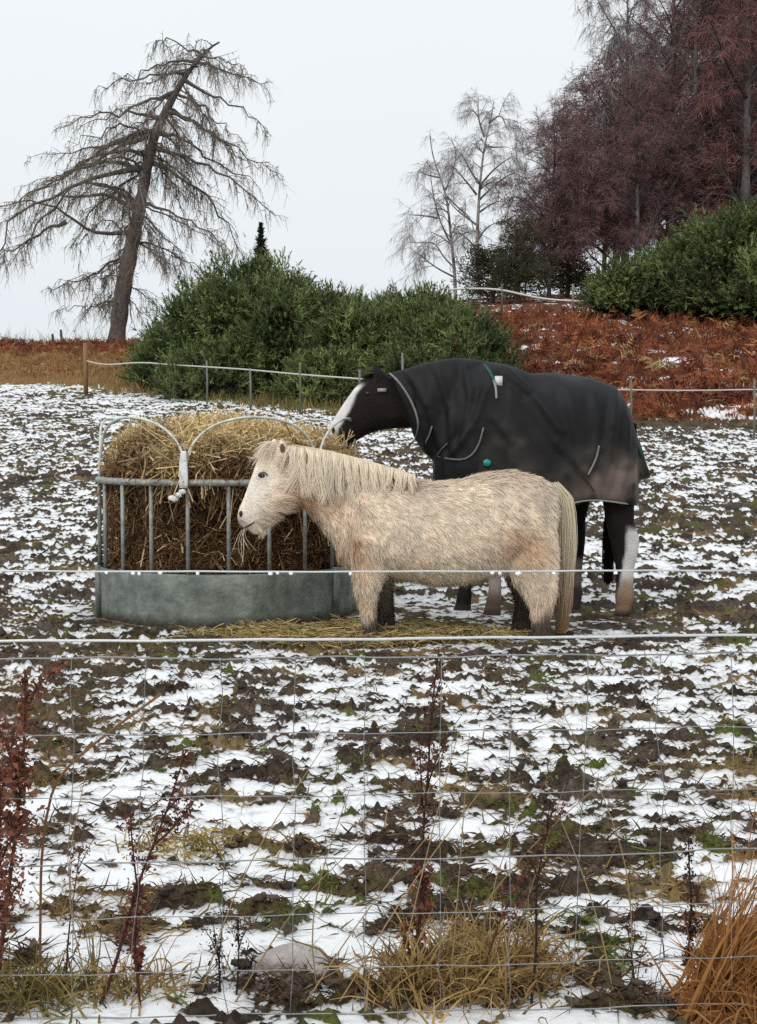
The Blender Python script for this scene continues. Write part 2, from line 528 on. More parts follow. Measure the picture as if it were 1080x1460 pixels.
# ------------------------------------------------------------------ round feeder with six head hoops
FZ = -0.012
FR = 0.89
def ring_pt(deg, r, z):
    a = math.radians(deg)                       # 0 faces the camera, positive to the right
    return np.array([FX + r * math.sin(a), FY - r * math.cos(a), FZ + z])
G0 = np.array([0.265, 0.275, 0.255])
def build_feeder():
    e = empty('hay_feeder', (FX, FY, FZ), 'round galvanised steel hay feeder with arched head hoops and solid base ring', 'feeder')
    # base ring: three bolted segments, each a curved sheet with a rolled rim
    for s0, s1 in ((-66, 57), (59, 174), (176, 292)):
        mb = MB()
        an = np.linspace(s0, s1, 110)
        prof = [(0.0, 0.0), (0.0, 0.34), (0.012, 0.352), (0.020, 0.340), (0.014, 0.25), (0.012, 0.17), (0.012, 0.09), (0.012, 0.0)]
        V = []
        for a in an:
            dent = 0.007 * math.sin(a * 0.11) + 0.005 * math.sin(a * 0.37 + 1)
            for dr, z in prof: V.append(ring_pt(a, FR - 0.012 + dr + dent * (0.05 < z < 0.3), z))
        Q = grid_quads(1, len(an), 8)
        V = np.array(V)
        n = (0.6 * vn3(V[:, 0] * 6, V[:, 1] * 6, V[:, 2] * 9, 5) + 0.6 * vn3(V[:, 0] * 17, V[:, 1] * 17, V[:, 2] * 7, 6))[:, None]
        C = G0 * (0.70 + 0.26 * n) * np.array([0.93, 1.0, 0.95])
        C = np.where(V[:, 2:3] - FZ < 0.09, lerp(C, np.array([0.07, 0.055, 0.04]), np.clip(0.55 + n, 0, 1) * 0.8), C)
        mb.add(V, Q, None, C)
        mb.build('base_panel', M_GALV, e)
    for d in (58, 175, 293):
        mb = MB()
        a = math.radians(d)
        box(mb, ring_pt(d, FR + 0.012, 0.18), (0.05, 0.035, 0.36), G0 * 0.6, a)
        mb.build('joint_flange', M_GALV, e)
    # uprights
    for k in range(21):
        d = -62 + k * 360 / 21
        mb = MB()
        tube1(mb, [ring_pt(d, FR - 0.02, 0.30), ring_pt(d, FR - 0.02, 0.915)], 0.0135, 10, G0 * RNG.uniform(0.85, 1.1))
        mb.build('upright_bar', M_GALV, e)
    for name, z, r in (('top_rail', 0.93, 0.023),):
        mb = MB()
        tube1(mb, [ring_pt(d, FR - 0.015, z) for d in np.linspace(0, 360, 72, endpoint=False)], r, 10, G0 * 1.05, closed=True)
        mb.build(name, M_GALV, e)
    # head hoops
    for k in range(6):
        a0 = -71 + k * 60; a1 = a0 + 59
        pts = [(0, 0.95), (0.0, 1.08), (0.05, 1.19), (0.17, 1.285), (0.34, 1.335), (0.5, 1.345), (0.66, 1.335), (0.83, 1.285), (0.95, 1.19), (1.0, 1.08), (1.0, 0.95)]
        path = smooth_path([ring_pt(lerp(a0, a1, t), FR - 0.015 - 0.05 * (z - 0.95), z) for t, z in pts], 40)
        mb = MB(); tube1(mb, path, 0.0088, 8, G0 * 2.0)
        mb.build('head_hoop', M_GALV, e)
    return e
feeder = build_feeder()

# pale twine bound round the hoop feet, its knot hanging at the rail
def build_twine(deg, label):
    e = empty('binding_twine', ring_pt(deg, FR + 0.02, 0.9), label, 'twine', 'twine bindings on the feeder hoops')
    mb = MB()
    for i in range(4):
        x = deg + (i - 1.5) * 0.75
        tube1(mb, smooth_path([ring_pt(deg + (i - 1.5) * 0.3, FR + 0.008, 1.13), ring_pt(x, FR + 0.020, 1.04), ring_pt(x + 0.5, FR + 0.030, 0.965), ring_pt(x + 0.3, FR + 0.028, 0.90)], 10), 0.011, 6, (0.68, 0.68, 0.66))
    mb.build('wrap', M_PLAIN, e)
    mb = MB()
    for i, (dx, dz) in enumerate(((0, 0), (-1.6, -0.02), (-3.2, -0.045), (-4.2, -0.04))):
        blob(mb, ring_pt(deg + dx, FR + 0.035, 0.875 + dz), (0.024, 0.018, 0.018), (0.75, 0.75, 0.74), i, 0.3, 2, 2)
    mb.build('knot', M_PLAIN, e)
build_twine(-11.5, 'pale twine wrapped round the front hoop joint with a white knot hanging')
build_twine(48.5, 'short white twine tie on the hoop joint just behind the pony\'s neck')

# ------------------------------------------------------------------ hay bale inside the feeder
BALE_R = 0.76
def bale_pts(th, h):
    """surface of the bale: th angle, h 0..1 up the side then over the top"""
    lump = 0.05 * vn3(np.cos(th) * 2.2, np.sin(th) * 2.2, h * 4.0, 3) + 0.025 * vn3(np.cos(th) * 7, np.sin(th) * 7, h * 11.0, 4)
    prof_r = np.interp(h, [0, 0.1, 0.5, 0.68, 0.76, 0.84, 0.92, 1.0], [0.80, 0.81, 0.82, 0.83, 0.78, 0.63, 0.34, 0.0])
    prof_z = np.interp(h, [0, 0.1, 0.5, 0.68, 0.76, 0.84, 0.92, 1.0], [0.02, 0.15, 0.85, 1.05, 1.16, 1.23, 1.265, 1.275])
    # the front is eaten hollow under the rail
    front = np.clip(np.cos(th), 0, 1) ** 1.5
    prof_z = prof_z - 0.015 * np.clip(np.sin(th), 0, 1) * sstep(0.6, 0.8, h)
    bite = 0.10 * front * sstep(0.95, 0.75, prof_z) * sstep(0.0, 0.3, prof_z)
    r = prof_r * (BALE_R / 0.8) * (1 + lump) - bite
    return np.stack([FX + 0.02 + r * np.sin(th), FY - r * np.cos(th), FZ + prof_z * (1 + 0.5 * lump)], -1)
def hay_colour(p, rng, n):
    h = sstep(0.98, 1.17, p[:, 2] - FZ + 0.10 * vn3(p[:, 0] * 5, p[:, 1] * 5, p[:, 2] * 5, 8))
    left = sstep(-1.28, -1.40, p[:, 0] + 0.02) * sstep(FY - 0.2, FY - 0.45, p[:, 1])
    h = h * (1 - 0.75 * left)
    brown = np.array([0.195, 0.105, 0.052]); gold = np.array([0.68, 0.49, 0.21]); pale = np.array([0.85, 0.71, 0.44])  # brown side: weathered hay, with some shade painted into its colour
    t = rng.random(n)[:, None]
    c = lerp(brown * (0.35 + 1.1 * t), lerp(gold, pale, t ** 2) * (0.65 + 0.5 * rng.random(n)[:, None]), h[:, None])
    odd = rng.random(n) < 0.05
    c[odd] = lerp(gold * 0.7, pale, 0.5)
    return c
def build_bale():
    rng = np.random.default_rng(21)
    e = empty('hay_bale', (FX, FY, FZ), 'large round bale of brown and golden hay standing inside the feeder', 'hay bale')
    nt, nh = 96, 60
    th = np.linspace(0, 2 * np.pi, nt, endpoint=False); h = np.linspace(0, 0.995, nh)
    H, T = np.meshgrid(h, th, indexing='ij')
    V = bale_pts(T, H).reshape(-1, 3)
    mb = MB()
    Vc = V.copy()
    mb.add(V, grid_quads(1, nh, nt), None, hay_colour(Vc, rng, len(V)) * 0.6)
    mb.build('core', M_HAY, e)
    # stalks
    def stalks(n, hlo, hhi, thlo, thhi, ln, up, hang, w, name):
        t = rng.uniform(thlo, thhi, n); hh = rng.uniform(hlo, hhi, n)
        p = bale_pts(t, hh)
        pn = nz(np.cross(bale_pts(t + 0.02, hh) - p, bale_pts(t, hh + 0.004) - p))
        tan = nz(np.cross(pn, rng.normal(size=(n, 3))))
        l = ln * rng.uniform(0.5, 1.5, n)[:, None]
        k = 5
        s = np.linspace(-0.5, 0.5, k)[None, :, None]
        curl = nz(rng.normal(size=(n, 3)))[:, None, :] * (s ** 2) * l[:, None] * 1.6
        path = p[:, None, :] + tan[:, None, :] * s * l[:, None] + curl + pn[:, None, :] * (0.012 + up * rng.random(n)[:, None, None])
        path[:, :, 2] -= hang * ((s[:, :, 0] + 0.5) ** 2) * l * rng.random((n, 1)) * 2
        V, Q = ribbons(path, np.full((n, k), w) * rng.uniform(0.6, 1.4, (n, 1)), rng=rng)
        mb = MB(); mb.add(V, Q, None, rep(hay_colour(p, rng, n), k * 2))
        tag(mb.build(name, M_HAY, e), kind='stuff')
    stalks(7000, 0.60, 0.99, 0, 2 * np.pi, 0.16, 0.05, 0.5, 0.0040, 'loose_hay')
    stalks(6500, 0.02, 0.66, -1.7, 1.7, 0.15, 0.03, 0.3, 0.0032, 'weathered_shaded_side_hay')
    stalks(900, 0.66, 0.80, -0.5, 1.9, 0.24, 0.03, 0.6, 0.0040, 'hanging_hay')
    # net wrap pulled over the left side
    mb = MB()
    for i in range(11):
        t = -1.55 - i * 0.11
        hs = np.linspace(0.5, 0.80, 12)
        tt = t + 0.05 * np.sin(hs * 40 + i)
        q = bale_pts(tt, hs); q = q + np.array([-0.035, 0, 0.0])
        tube1(mb, q, 0.0035, 4, (0.62, 0.64, 0.66))
    for j in range(7):
        hs = 0.52 + j * 0.045
        tt = np.linspace(-1.5, -2.7, 14)
        q = bale_pts(tt, hs + 0.012 * np.sin(tt * 30 + j)) + np.array([-0.035, 0, 0.0])
        tube1(mb, q, 0.003, 4, (0.62, 0.64, 0.66))
    mb.build('net_wrap', M_PLAIN, e)
    return e
build_bale()

def build_spilt_straw():
    rng = np.random.default_rng(33)
    n = 26000
    X = rng.uniform(-2.0, 1.1, n); Y = rng.uniform(7.9, 9.1, n)
    m = straw_mask(X, Y)
    a = np.hypot((X + 0.12) / 0.92, (Y - 8.42) / 0.40)
    keep = (rng.random(n) < m * 0.9 + 0.01) & ((np.hypot(X - FX, Y - FY) > FR + 0.03)) & ((a < 1.25) | (rng.random(n) < 0.12))
    X, Y = X[keep], Y[keep]; n = len(X)
    Z = ground_z(X, Y) + rng.uniform(0.0, 0.03, n) * straw_mask(X, Y)
    l = rng.uniform(0.06, 0.22, n); az = rng.uniform(0, 2 * np.pi, n)
    s = np.linspace(-0.5, 0.5, 4)[None, :]
    path = np.stack([X[:, None] + np.cos(az)[:, None] * s * l[:, None], Y[:, None] + np.sin(az)[:, None] * s * l[:, None],
                     Z[:, None] + 0.012 + rng.normal(0, 0.35, (n, 1)) * s * l[:, None] * 0.6 + 0.25 * l[:, None] * (0.25 - s ** 2)], -1)
    path[:, :, :2] += rng.normal(0, 0.008, (n, 4, 2))
    V, Q = ribbons(path, np.full((n, 4), 0.0032), rng=rng)
    t = rng.random((n, 1))
    C = lerp(np.array([0.30, 0.21, 0.085]), np.array([0.60, 0.48, 0.22]), t) * rng.uniform(0.55, 1.15, (n, 1))
    mb = MB(); mb.add(V, Q, None, rep(C, 8))
    tag(mb.build('spilt_straw', M_HAY), 'golden straw trampled on the ground beneath the pony', 'straw', kind='stuff')
build_spilt_straw()

# ------------------------------------------------------------------ animals
def loft(stations, Y0, ydep=0.0, n=22, ex=2.2, exlow=None):
    """stations: ((px,py),(px,py),half width[,depth offset]) pairs of outline points in the plane of depth Y0"""
    V = []
    for st in stations:
        a = P(st[0][0], st[0][1], Y0); b = P(st[1][0], st[1][1], Y0)
        c = (a + b) / 2; v = (a - b) / 2
        d = ydep + (st[3] if len(st) > 3 else 0.0)
        for i in range(n):
            t = 2 * math.pi * i / n
            cx, sx = math.cos(t), math.sin(t)
            ee = exlow if (exlow and sx < 0) else ex
            cx = math.copysign(abs(cx) ** (2 / ee), cx); sx = math.copysign(abs(sx) ** (2 / ee), sx)
            V.append(c + v * sx + np.array([0, cx * st[2] + d, 0]))
    k = len(stations)
    Q = grid_quads(1, k, n)
    V = np.array(V)
    c0, c1 = V[:n].mean(0), V[-n:].mean(0)
    V = np.concatenate([V, [c0, c1]])
    T = []
    for i in range(n):
        T.append((k * n, (i + 1) % n, i)); T.append((k * n + 1, (k - 1) * n + i, (k - 1) * n + (i + 1) % n))
    return V, Q, np.array(T)

def fuse(parts, voxel, smooth_it):
    """one continuous surface out of overlapping lofts; returns vertices, faces, normals"""
    mb = MB()
    for V, Q, T in parts: mb.add(V, Q, T)
    me = mb.mesh('tmp', M_SKIN)
    o = bpy.data.objects.new('tmp', me); COL.objects.link(o)
    bm = bmesh.new(); bm.from_mesh(me); 
    bmesh.ops.recalc_face_normals(bm, faces=bm.faces); bm.to_mesh(me); bm.free()
    r = o.modifiers.new('r', 'REMESH'); r.mode = 'VOXEL'; r.voxel_size = voxel
    s = o.modifiers.new('s', 'SMOOTH'); s.factor = 0.5; s.iterations = smooth_it
    dg = bpy.context.evaluated_depsgraph_get(); dg.update()
    ev = o.evaluated_get(dg); m2 = ev.to_mesh()
    nv = len(m2.vertices)
    V = np.empty(nv * 3, np.float32); m2.vertices.foreach_get('co', V); V = V.reshape(-1, 3).astype(float)
    N = np.empty(nv * 3, np.float32); m2.vertex_normals.foreach_get('vector', N); N = N.reshape(-1, 3).astype(float)
    F = [tuple(p.vertices) for p in m2.polygons]
    ev.to_mesh_clear()
    bpy.data.objects.remove(o); bpy.data.meshes.remove(me)
    Q = np.array([f for f in F if len(f) == 4]); T = np.array([f for f in F if len(f) == 3])
    return V, Q, (T if len(T) else None), N

def scatter(V, Q, N, n, rng, weight=None):
    """random points on a quad surface: position, normal"""
    a, b, c, d = (V[Q[:, i]] for i in range(4))
    ar = np.linalg.norm(np.cross(c - a, d - b), axis=1) / 2
    if weight is not None: ar = ar * weight[Q].mean(1)
    f = rng.choice(len(Q), n, p=ar / ar.sum())
    u, w = rng.random((n, 1)), rng.random((n, 1))
    q = Q[f]
    def bl(A): return (A[q[:, 0]] * (1 - u) + A[q[:, 1]] * u) * (1 - w) + (A[q[:, 3]] * (1 - u) + A[q[:, 2]] * u) * w
    return bl(V), nz(bl(N))

def pix(V, Y0):
    """layout pixels of points projected straight onto the plane of depth Y0 (inverse of P at fixed Y0)"""
    u = V[:, 0] / Y0; w = (V[:, 2] - CAM_H) / Y0
    # invert the pitch
    t = 1.0 / (CP - w * SP)
    v = (SP + w * CP) * t
    return 540 + FOC * u * (CP + v * SP), 730 - FOC * v

def clump_dirs(b, d, ln, cell, amt, rng):
    """lean the tips of neighbouring hairs together into locks"""
    j = b + rng.normal(0, cell * 0.12, b.shape)
    key = np.floor(j / cell).astype(np.int64)
    _, inv = np.unique(key @ np.array([73856093, 19349663, 83492791]), return_inverse=True)
    inv = inv.ravel()
    cnt = np.bincount(inv)
    cen = np.stack([np.bincount(inv, b[:, i]) / cnt for i in range(3)], 1)
    dm = nz(np.stack([np.bincount(inv, d[:, i]) / cnt for i in range(3)], 1))
    lock = rng.normal(0, 0.14, dm.shape)
    tip = b + nz(d) * ln[:, None]
    ct = cen[inv] + nz(dm + lock)[inv] * ln[:, None]
    return (tip * (1 - amt) + ct * amt) - b, inv

def strands(mb, base, d0, ln, w, col, k=4, grav=0.0, sway=0.15, rng=RNG, side=None, taper=True):
    n = len(base)
    s = np.linspace(0, 1, k)[None, :, None]
    d0 = nz(d0)
    j = rng.normal(0, sway, (n, 3))
    path = base[:, None, :] + (d0[:, None, :] * s + j[:, None, :] * s ** 2) * ln[:, None, None]
    path[:, :, 2] -= grav * (s[:, :, 0] ** 2) * ln[:, None]
    wd = w[:, None] * (np.array([1.0, 0.9, 0.65, 0.12]) if (k == 4 and taper) else np.linspace(1, 0.12 if taper else 1, k))[None, :]
    Vv, Qq = ribbons(path, wd, side, rng=rng)
    mb.add(Vv, Qq, None, rep(col, 2 * k))

# ---------------- pony
PY0 = 8.40
def build_pony():
    rng = np.random.default_rng(5)
    torso = [((797, 708), (792, 755), .09), ((787, 693), (782, 790), .18), ((765, 682), (758, 808), .245), ((728, 674), (720, 814), .27), ((692, 678), (690, 818), .275),
             ((652, 688), (652, 826), .285), ((612, 690), (612, 827), .28), ((575, 683), (574, 820), .26), ((545, 676), (538, 814), .235), ((515, 672), (509, 810), .20),
             ((497, 676), (489, 798), .15), ((482, 695), (478, 782), .085)]
    neck = [((585, 682), (505, 802), .15), ((540, 670), (480, 778), .14), ((495, 661), (462, 756), .115), ((458, 654), (445, 738), .095), ((428, 648), (430, 724), .085), ((405, 644), (412, 716), .08)]
    head = [((420, 648), (432, 700), .055), ((397, 641), (424, 719), .085), ((376, 649), (408, 724), .095), ((361, 666), (396, 734), .094), ((352, 689), (387, 741), .08),
            ((344, 710), (379, 746), .066), ((337, 725), (371, 750), .06), ((333.5, 738), (364, 755), .054), ((337, 749), (358, 759), .04)]
    nf = [((497, 755), (560, 770), .085, -.02), ((502, 805), (545, 808), .074), ((505, 830), (537, 832), .056), ((510, 850), (534, 852), .044), ((515, 868), (534, 868), .037), ((516, 885), (536, 886), .037), ((515, 897), (545, 898), .05), ((513, 905), (547, 905), .054)]
    ff = [((505, 755), (560, 770), .085, .02), ((515, 805), (560, 808), .075), ((523, 830), (557, 832), .06), ((531, 850), (558, 852), .048), ((536, 868), (559, 868), .042), ((538, 885), (561, 886), .042), ((536, 897), (566, 898), .048), ((534, 905), (568, 905), .052)]
    nh = [((705, 765), (790, 745), .12, .02), ((714, 795), (792, 785), .105), ((729, 820), (790, 813), .078), ((745, 840), (791, 834), .056), ((753, 855), (788, 850), .045), ((758, 872), (782, 870), .041), ((759, 888), (783, 888), .044), ((757, 898), (787, 899), .05), ((756, 905), (788, 905), .054)]
    fh = [((700, 765), (780, 750), .12, -.02), ((712, 805), (784, 795), .095), ((728, 830), (781, 824), .07), ((738, 846), (776, 842), .054), ((740, 862), (768, 860), .044), ((737, 880), (762, 880), .041), ((735, 892), (762, 892), .045), ((731, 905), (764, 905), .052)]
    parts = [loft(torso, PY0, 0, 28), loft(neck, PY0), loft(head, PY0, -0.01)]
    for st, dy in ((nf, -.13), (ff, .13), (nh, -.14), (fh, .14)): parts.append(loft(st, PY0, dy, 16))
    # ears
    for dx, dy in ((0, -.072), (-14, .05)):
        ear = [((389 + dx, 664), (411 + dx, 659), .036), ((388 + dx, 650), (411 + dx, 651), .036), ((392 + dx, 639), (407 + dx, 641), .025), ((398 + dx, 628), (402 + dx, 629), .006)]
        parts.append(loft(ear, PY0, dy, 12))
    # lower lip and jowl
    parts.append(loft([((352, 747), (374, 742), .045), ((352, 755), (372, 753), .042), ((355, 761), (367, 760), .026)], PY0, -0.01, 12))
    parts.append(loft([((385, 690), (418, 690), .05), ((378, 710), (420, 712), .112), ((386, 728), (412, 728), .07)], PY0, -0.01, 14))
    V, Q, T, N = fuse(parts, 0.0125, 6)
    # sit the hooves on the ground
    gp = P(640, 905, PY0)
    dz = gz(gp[0], PY0) - 0.012 - V[:, 2].min()
    V[:, 2] += dz
    def colour(Vc):
        px, py = pix(Vc - np.array([0, 0, dz]), PY0)
        n1 = vn3(Vc[:, 0] * 4, Vc[:, 1] * 4, Vc[:, 2] * 4, 3); n2 = vn3(Vc[:, 0] * 11, Vc[:, 1] * 11, Vc[:, 2] * 11, 4)
        cream = np.array([0.90, 0.80, 0.66]); tan = np.array([0.62, 0.41, 0.255]); white = np.array([0.87, 0.80, 0.71]); dun = np.array([0.60, 0.505, 0.43]); mud = np.array([0.07, 0.05, 0.038])
        C = np.tile(cream, (len(Vc), 1))
        def g(cx, cy, rx, ry): return np.exp(-((px - cx) / rx) ** 2 - ((py - cy) / ry) ** 2)
        C = lerp(C, dun, np.clip(0.65 * sstep(745, 690, py) * sstep(540, 590, px) * (0.6 + 0.7 * n1), 0, 1)[:, None])
        t = 1.25 * g(398, 740, 26, 13) + 0.45 * g(402, 708, 18, 16) + 0.8 * g(420, 715, 16, 22) + 0.8 * g(500, 775, 26, 34) + 0.75 * g(733, 770, 36, 32) + 0.55 * g(440, 715, 20, 30) + 0.5 * g(398, 655, 12, 16) + 0.35 * g(555, 800, 40, 20) + 0.5 * g(480, 715, 30, 20)
        t = t + 0.42 * sstep(812, 850, py) + 0.12 * n1
        C = lerp(C, tan, np.clip(t * (0.85 + 0.5 * n2), 0, 1)[:, None])
        C = lerp(C, white, np.clip(1.1 * g(362, 690, 22, 45) + 0.5 * g(345, 735, 14, 18), 0, 0.85)[:, None])
        C = lerp(C, np.array([0.40, 0.31, 0.27]), np.clip(1.0 * g(338, 746, 13, 11) + 0.55 * g(373, 682, 10, 8), 0, 1)[:, None])
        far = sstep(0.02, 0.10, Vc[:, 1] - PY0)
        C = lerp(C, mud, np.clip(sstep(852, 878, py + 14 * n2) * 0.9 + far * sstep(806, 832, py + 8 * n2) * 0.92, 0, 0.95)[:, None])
        return C
    e = empty('pony', (gp[0], PY0, gz(gp[0], PY0)), 'shaggy cream Shetland-type pony standing side-on in front of the feeder', 'pony')
    mb = MB(); mb.add(V, Q, T, colour(V))
    body = mb.build('body', M_SKIN, e)
    # winter coat
    n = 120000
    nearw = np.where(N[:, 1] < 0.35, 1.0, 0.35)
    vx, vy = pix(V - np.array([0, 0, dz]), PY0)
    nearw = nearw * np.where((vx < 392) & (vy < 740) | (vx < 362), 0.25, 1.0)
    b, nn = scatter(V, Q, N, n, rng, nearw)
    px, py = pix(b - np.array([0, 0, dz]), PY0)
    flow = np.tile(np.array([0.75, 0.0, -0.75]), (n, 1))
    legm = sstep(815, 835, py)
    flow = lerp(flow, np.array([0.15, 0, -1.0]), legm[:, None])
    hd = sstep(425, 405, px) * sstep(760, 740, py)
    flow = lerp(flow, np.array([0.8, 0, -0.1]), hd[:, None])
    sw = vn3(b[:, 0] * 7, b[:, 1] * 7, b[:, 2] * 7, 9)
    flow[:, 0] += 0.5 * sw; flow[:, 2] += 0.35 * vn3(b[:, 0] * 9, b[:, 1] * 9, b[:, 2] * 9, 10)
    tang = nz(flow - nn * (flow * nn).sum(1, keepdims=True))
    d = tang + nn * rng.uniform(0.08, 0.26, n)[:, None]
    ln = 0.046 + 0.018 * rng.random(n)
    def g(cx, cy, rx, ry): return np.exp(-((px - cx) / rx) ** 2 - ((py - cy) / ry) ** 2)
    ln = ln + 0.030 * g(395, 742, 26, 14) + 0.028 * g(470, 775, 22, 30) + 0.034 * np.clip(g(630, 832, 90, 14), 0, 1) + 0.02 * g(520, 800, 40, 30) + 0.015 * g(740, 770, 40, 40)
    ln = ln * lerp(1.0, 0.30, sstep(412, 385, px) * sstep(728, 712, py)) * lerp(1.0, 0.30, sstep(375, 355, px) * sstep(800, 760, py))
    ln = ln * (1 - 0.85 * g(373, 681, 9, 8)) * (1 - 0.75 * g(400, 642, 13, 16)) * lerp(1, 0.75, sstep(860, 895, py))
    dd, lk = clump_dirs(b, d, ln, 0.022, 0.42, rng)
    d = dd
    lt = np.random.default_rng(8).normal(0, 0.06, lk.max() + 1)[lk]
    clump = 0.93 + lt + 0.12 * (vn3(b[:, 0] * 20 - b[:, 2] * 8, b[:, 1] * 20, b[:, 2] * 13 + b[:, 0] * 8, 12)) + 0.05 * rng.normal(size=n)
    C = colour(b) * np.clip(clump, 0.45, 1.25)[:, None] * 1.16
    mb = MB(); strands(mb, b, d, ln, np.full(n, 0.0025), C, 4, 0.12, 0.10, rng, nn + rng.normal(0, 0.25, (n, 3)))
    tag(mb.build('coat', M_FUR, body), kind='stuff')
    # mane over the near side of the neck
    cr = np.array([(406, 641), (420, 641), (440, 644), (463, 648), (490, 654), (514, 660), (540, 667), (566, 674), (590, 682)], float)
    n = 3600
    t = rng.random(n) ** 0.9 * (len(cr) - 1); i = np.minimum(t.astype(int), len(cr) - 2); f = (t - i)[:, None]
    pp = cr[i] * (1 - f) + cr[i + 1] * f
    base = np.array([P(x, y + 1, PY0) for x, y in pp]) + np.array([0, 0, dz])
    side = rng.random(n) < 0.82
    base[:, 1] += np.where(side, rng.uniform(-0.05, 0.01, n), rng.uniform(0.0, 0.05, n)) + 0.0
    base[:, 2] += 0.012
    ln = np.interp(pp[:, 0], [404, 430, 470, 510, 545, 570, 592], [0.16, 0.26, 0.30, 0.25, 0.19, 0.12, 0.07])
    lock = np.floor(t * 5.5 + rng.normal(0, 0.12, n))
    lock = np.clip(lock, 0, 399)
    lr = np.random.default_rng(3).normal(0, 1, 400)
    ln = ln * rng.uniform(0.45, 1.05, n) * np.clip(1 + 0.16 * lr[(lock.astype(int) * 3 + 11) % 400], 0.55, 1.3)
    k = 8; s = np.linspace(0, 1, k)
    # goes out over the crest and falls along the neck
    nw = np.interp(pp[:, 0], [404, 430, 470, 540], [0.085, 0.10, 0.135, 0.175])
    out = np.where(side, -1.0, 1.0)[:, None] * (nw[:, None] + 0.018) * np.sin(np.minimum(s[None, :] * 2.4, np.pi / 2))
    path = np.empty((n, k, 3))
    path[:, :, 0] = base[:, None, 0] + ln[:, None] * s[None, :] * (0.12 + 0.16 * lr[lock.astype(int)][:, None] * s + rng.normal(0, 0.05, (n, 1)) + 0.10 * np.sin(s[None, :] * 7 + lr[(lock.astype(int) * 5) % 400][:, None] * 3) * s)
    path[:, :, 1] = base[:, None, 1] * 0 + PY0 + out * (1 + rng.normal(0, 0.06, (n, 1)))
    path[:, 0, 1] = base[:, 1]
    path[:, :, 2] = base[:, None, 2] + 0.008 * np.sin(s * np.pi)[None, :] - ln[:, None] * (s[None, :] ** 1.35)
    V2, Q2 = ribbons(path, np.array([1, 1, 1, 1, .9, .8, .6, .2])[None, :] * 0.0032 * np.ones((n, 1)), np.array([0, -1.0, 0.5]) + rng.normal(0, 0.3, (n, 3)), rng=rng)
    tone = np.clip(0.95 + 0.05 * lr[(lock.astype(int) * 7) % 400] + rng.normal(0, 0.05, n), 0.6, 1.05)
    mb = MB(); mb.add(V2, Q2, None, rep(np.array([0.96, 0.85, 0.69]) * tone[:, None], 2 * k))
    tag(mb.build('mane', M_FUR, e), kind='stuff')
    # forelock
    n = 900
    base = np.array([P(390, 639, PY0)] * n) + np.array([0, 0, dz]) + np.stack([rng.uniform(-.04, .05, n), rng.uniform(-.06, .05, n), np.full(n, .008)], 1)
    mb = MB(); d = np.stack([rng.normal(-0.45, 0.2, n), rng.normal(-0.25, 0.35, n), rng.normal(0.0, 0.2, n)], 1)
    strands(mb, base, d, rng.uniform(0.06, 0.13, n), np.full(n, .0026), np.array([0.92, 0.82, 0.68]) * rng.uniform(.85, 1.05, (n, 1)), 6, 0.9, 0.2, rng)
    tag(mb.build('forelock', M_FUR, e), kind='stuff')
    # tail
    n = 3200; k = 10; s = np.linspace(0, 1, k)
    root = P(796, 697, PY0) + np.array([0, 0, dz])
    cl = np.array([P(x, y, PY0) for x, y in ((795, 694), (803, 700), (808, 716), (810, 745), (810, 780), (809, 815), (807, 850), (805, 880), (802, 903))]) + np.array([0, 0, dz])
    cl = smooth_path(cl, 10)
    off = rng.normal(0, 1, (n, 3)) * np.array([0.017, 0.024, 0.01])
    L_ = rng.uniform(0.55, 1.0, n) ** 0.6
    spread = np.interp(s, [0, 0.1, 0.45, 0.8, 1], [0.55, 1.0, 1.15, 0.85, 0.55])
    idx = np.clip(s[None, :] * L_[:, None] * 9, 0, 8.999); i0 = idx.astype(int); fr = (idx - i0)[..., None]
    path = cl[i0] * (1 - fr) + cl[i0 + 1] * fr + off[:, None, :] * spread[None, :, None]
    path[:, :, 0] += (0.015 * np.sin(idx * 0.8 + rng.uniform(0, 6, (n, 1)))) * s
    path[:, :, 2] = np.maximum(path[:, :, 2], gz(gp[0] + 0.7, PY0) + 0.015)
    V2, Q2 = ribbons(path, np.linspace(1, 0.35, k)[None, :] * 0.0028 * np.ones((n, 1)), np.array([0.3, -1.0, 0.1]) + rng.normal(0, 0.3, (n, 3)), rng=rng)
    tt = s[None, :, None] * L_[:, None, None]
    Ct = lerp(np.array([0.80, 0.70, 0.54]), np.array([0.46, 0.29, 0.16]), sstep(0.35, 1.0, tt)) * np.clip(rng.normal(0.9, 0.13, (n, 1, 1)), 0.5, 1.15)
    mb = MB(); mb.add(V2, Q2, None, np.repeat(Ct, 2, axis=1).reshape(-1, 3))
    tag(mb.build('tail', M_FUR, e), kind='stuff')
    # face: eye, nostril, mouth
    def on_face(px, py, nudge=0.0):
        t = P(px, py, PY0) + np.array([0, 0, dz])
        k = ((V[:, 0] - t[0]) ** 2 + (V[:, 2] - t[2]) ** 2 + np.where(V[:, 1] < PY0, 0, 9)).argmin()
        return np.array([t[0], V[k, 1] + nudge, t[2]])
    for near in (True, False):
        c = on_face(373, 681)
        if not near: c[1] = 2 * (PY0 - 0.01) - c[1]
        s_ = -1 if near else 1
        mb = MB(); blob(mb, c + np.array([0, -0.012 * s_, 0]), (0.025, 0.02, 0.0165), (0.008, 0.006, 0.005), 1, 0.0, 1, 3)
        ey = mb.build('eye', M_GLOSS, body)
        mb = MB()
        a = np.linspace(math.radians(200), math.radians(-10), 10)
        tube1(mb, [c + np.array([0.026 * math.cos(t), s_ * 0.006, 0.003 + 0.018 * math.sin(t)]) for t in a], 0.0048, 6, (0.15, 0.11, 0.085))
        mb.build('eyelid', M_SKIN, body)
        c = on_face(341, 733)
        if not near: c[1] = 2 * (PY0 - 0.01) - c[1]
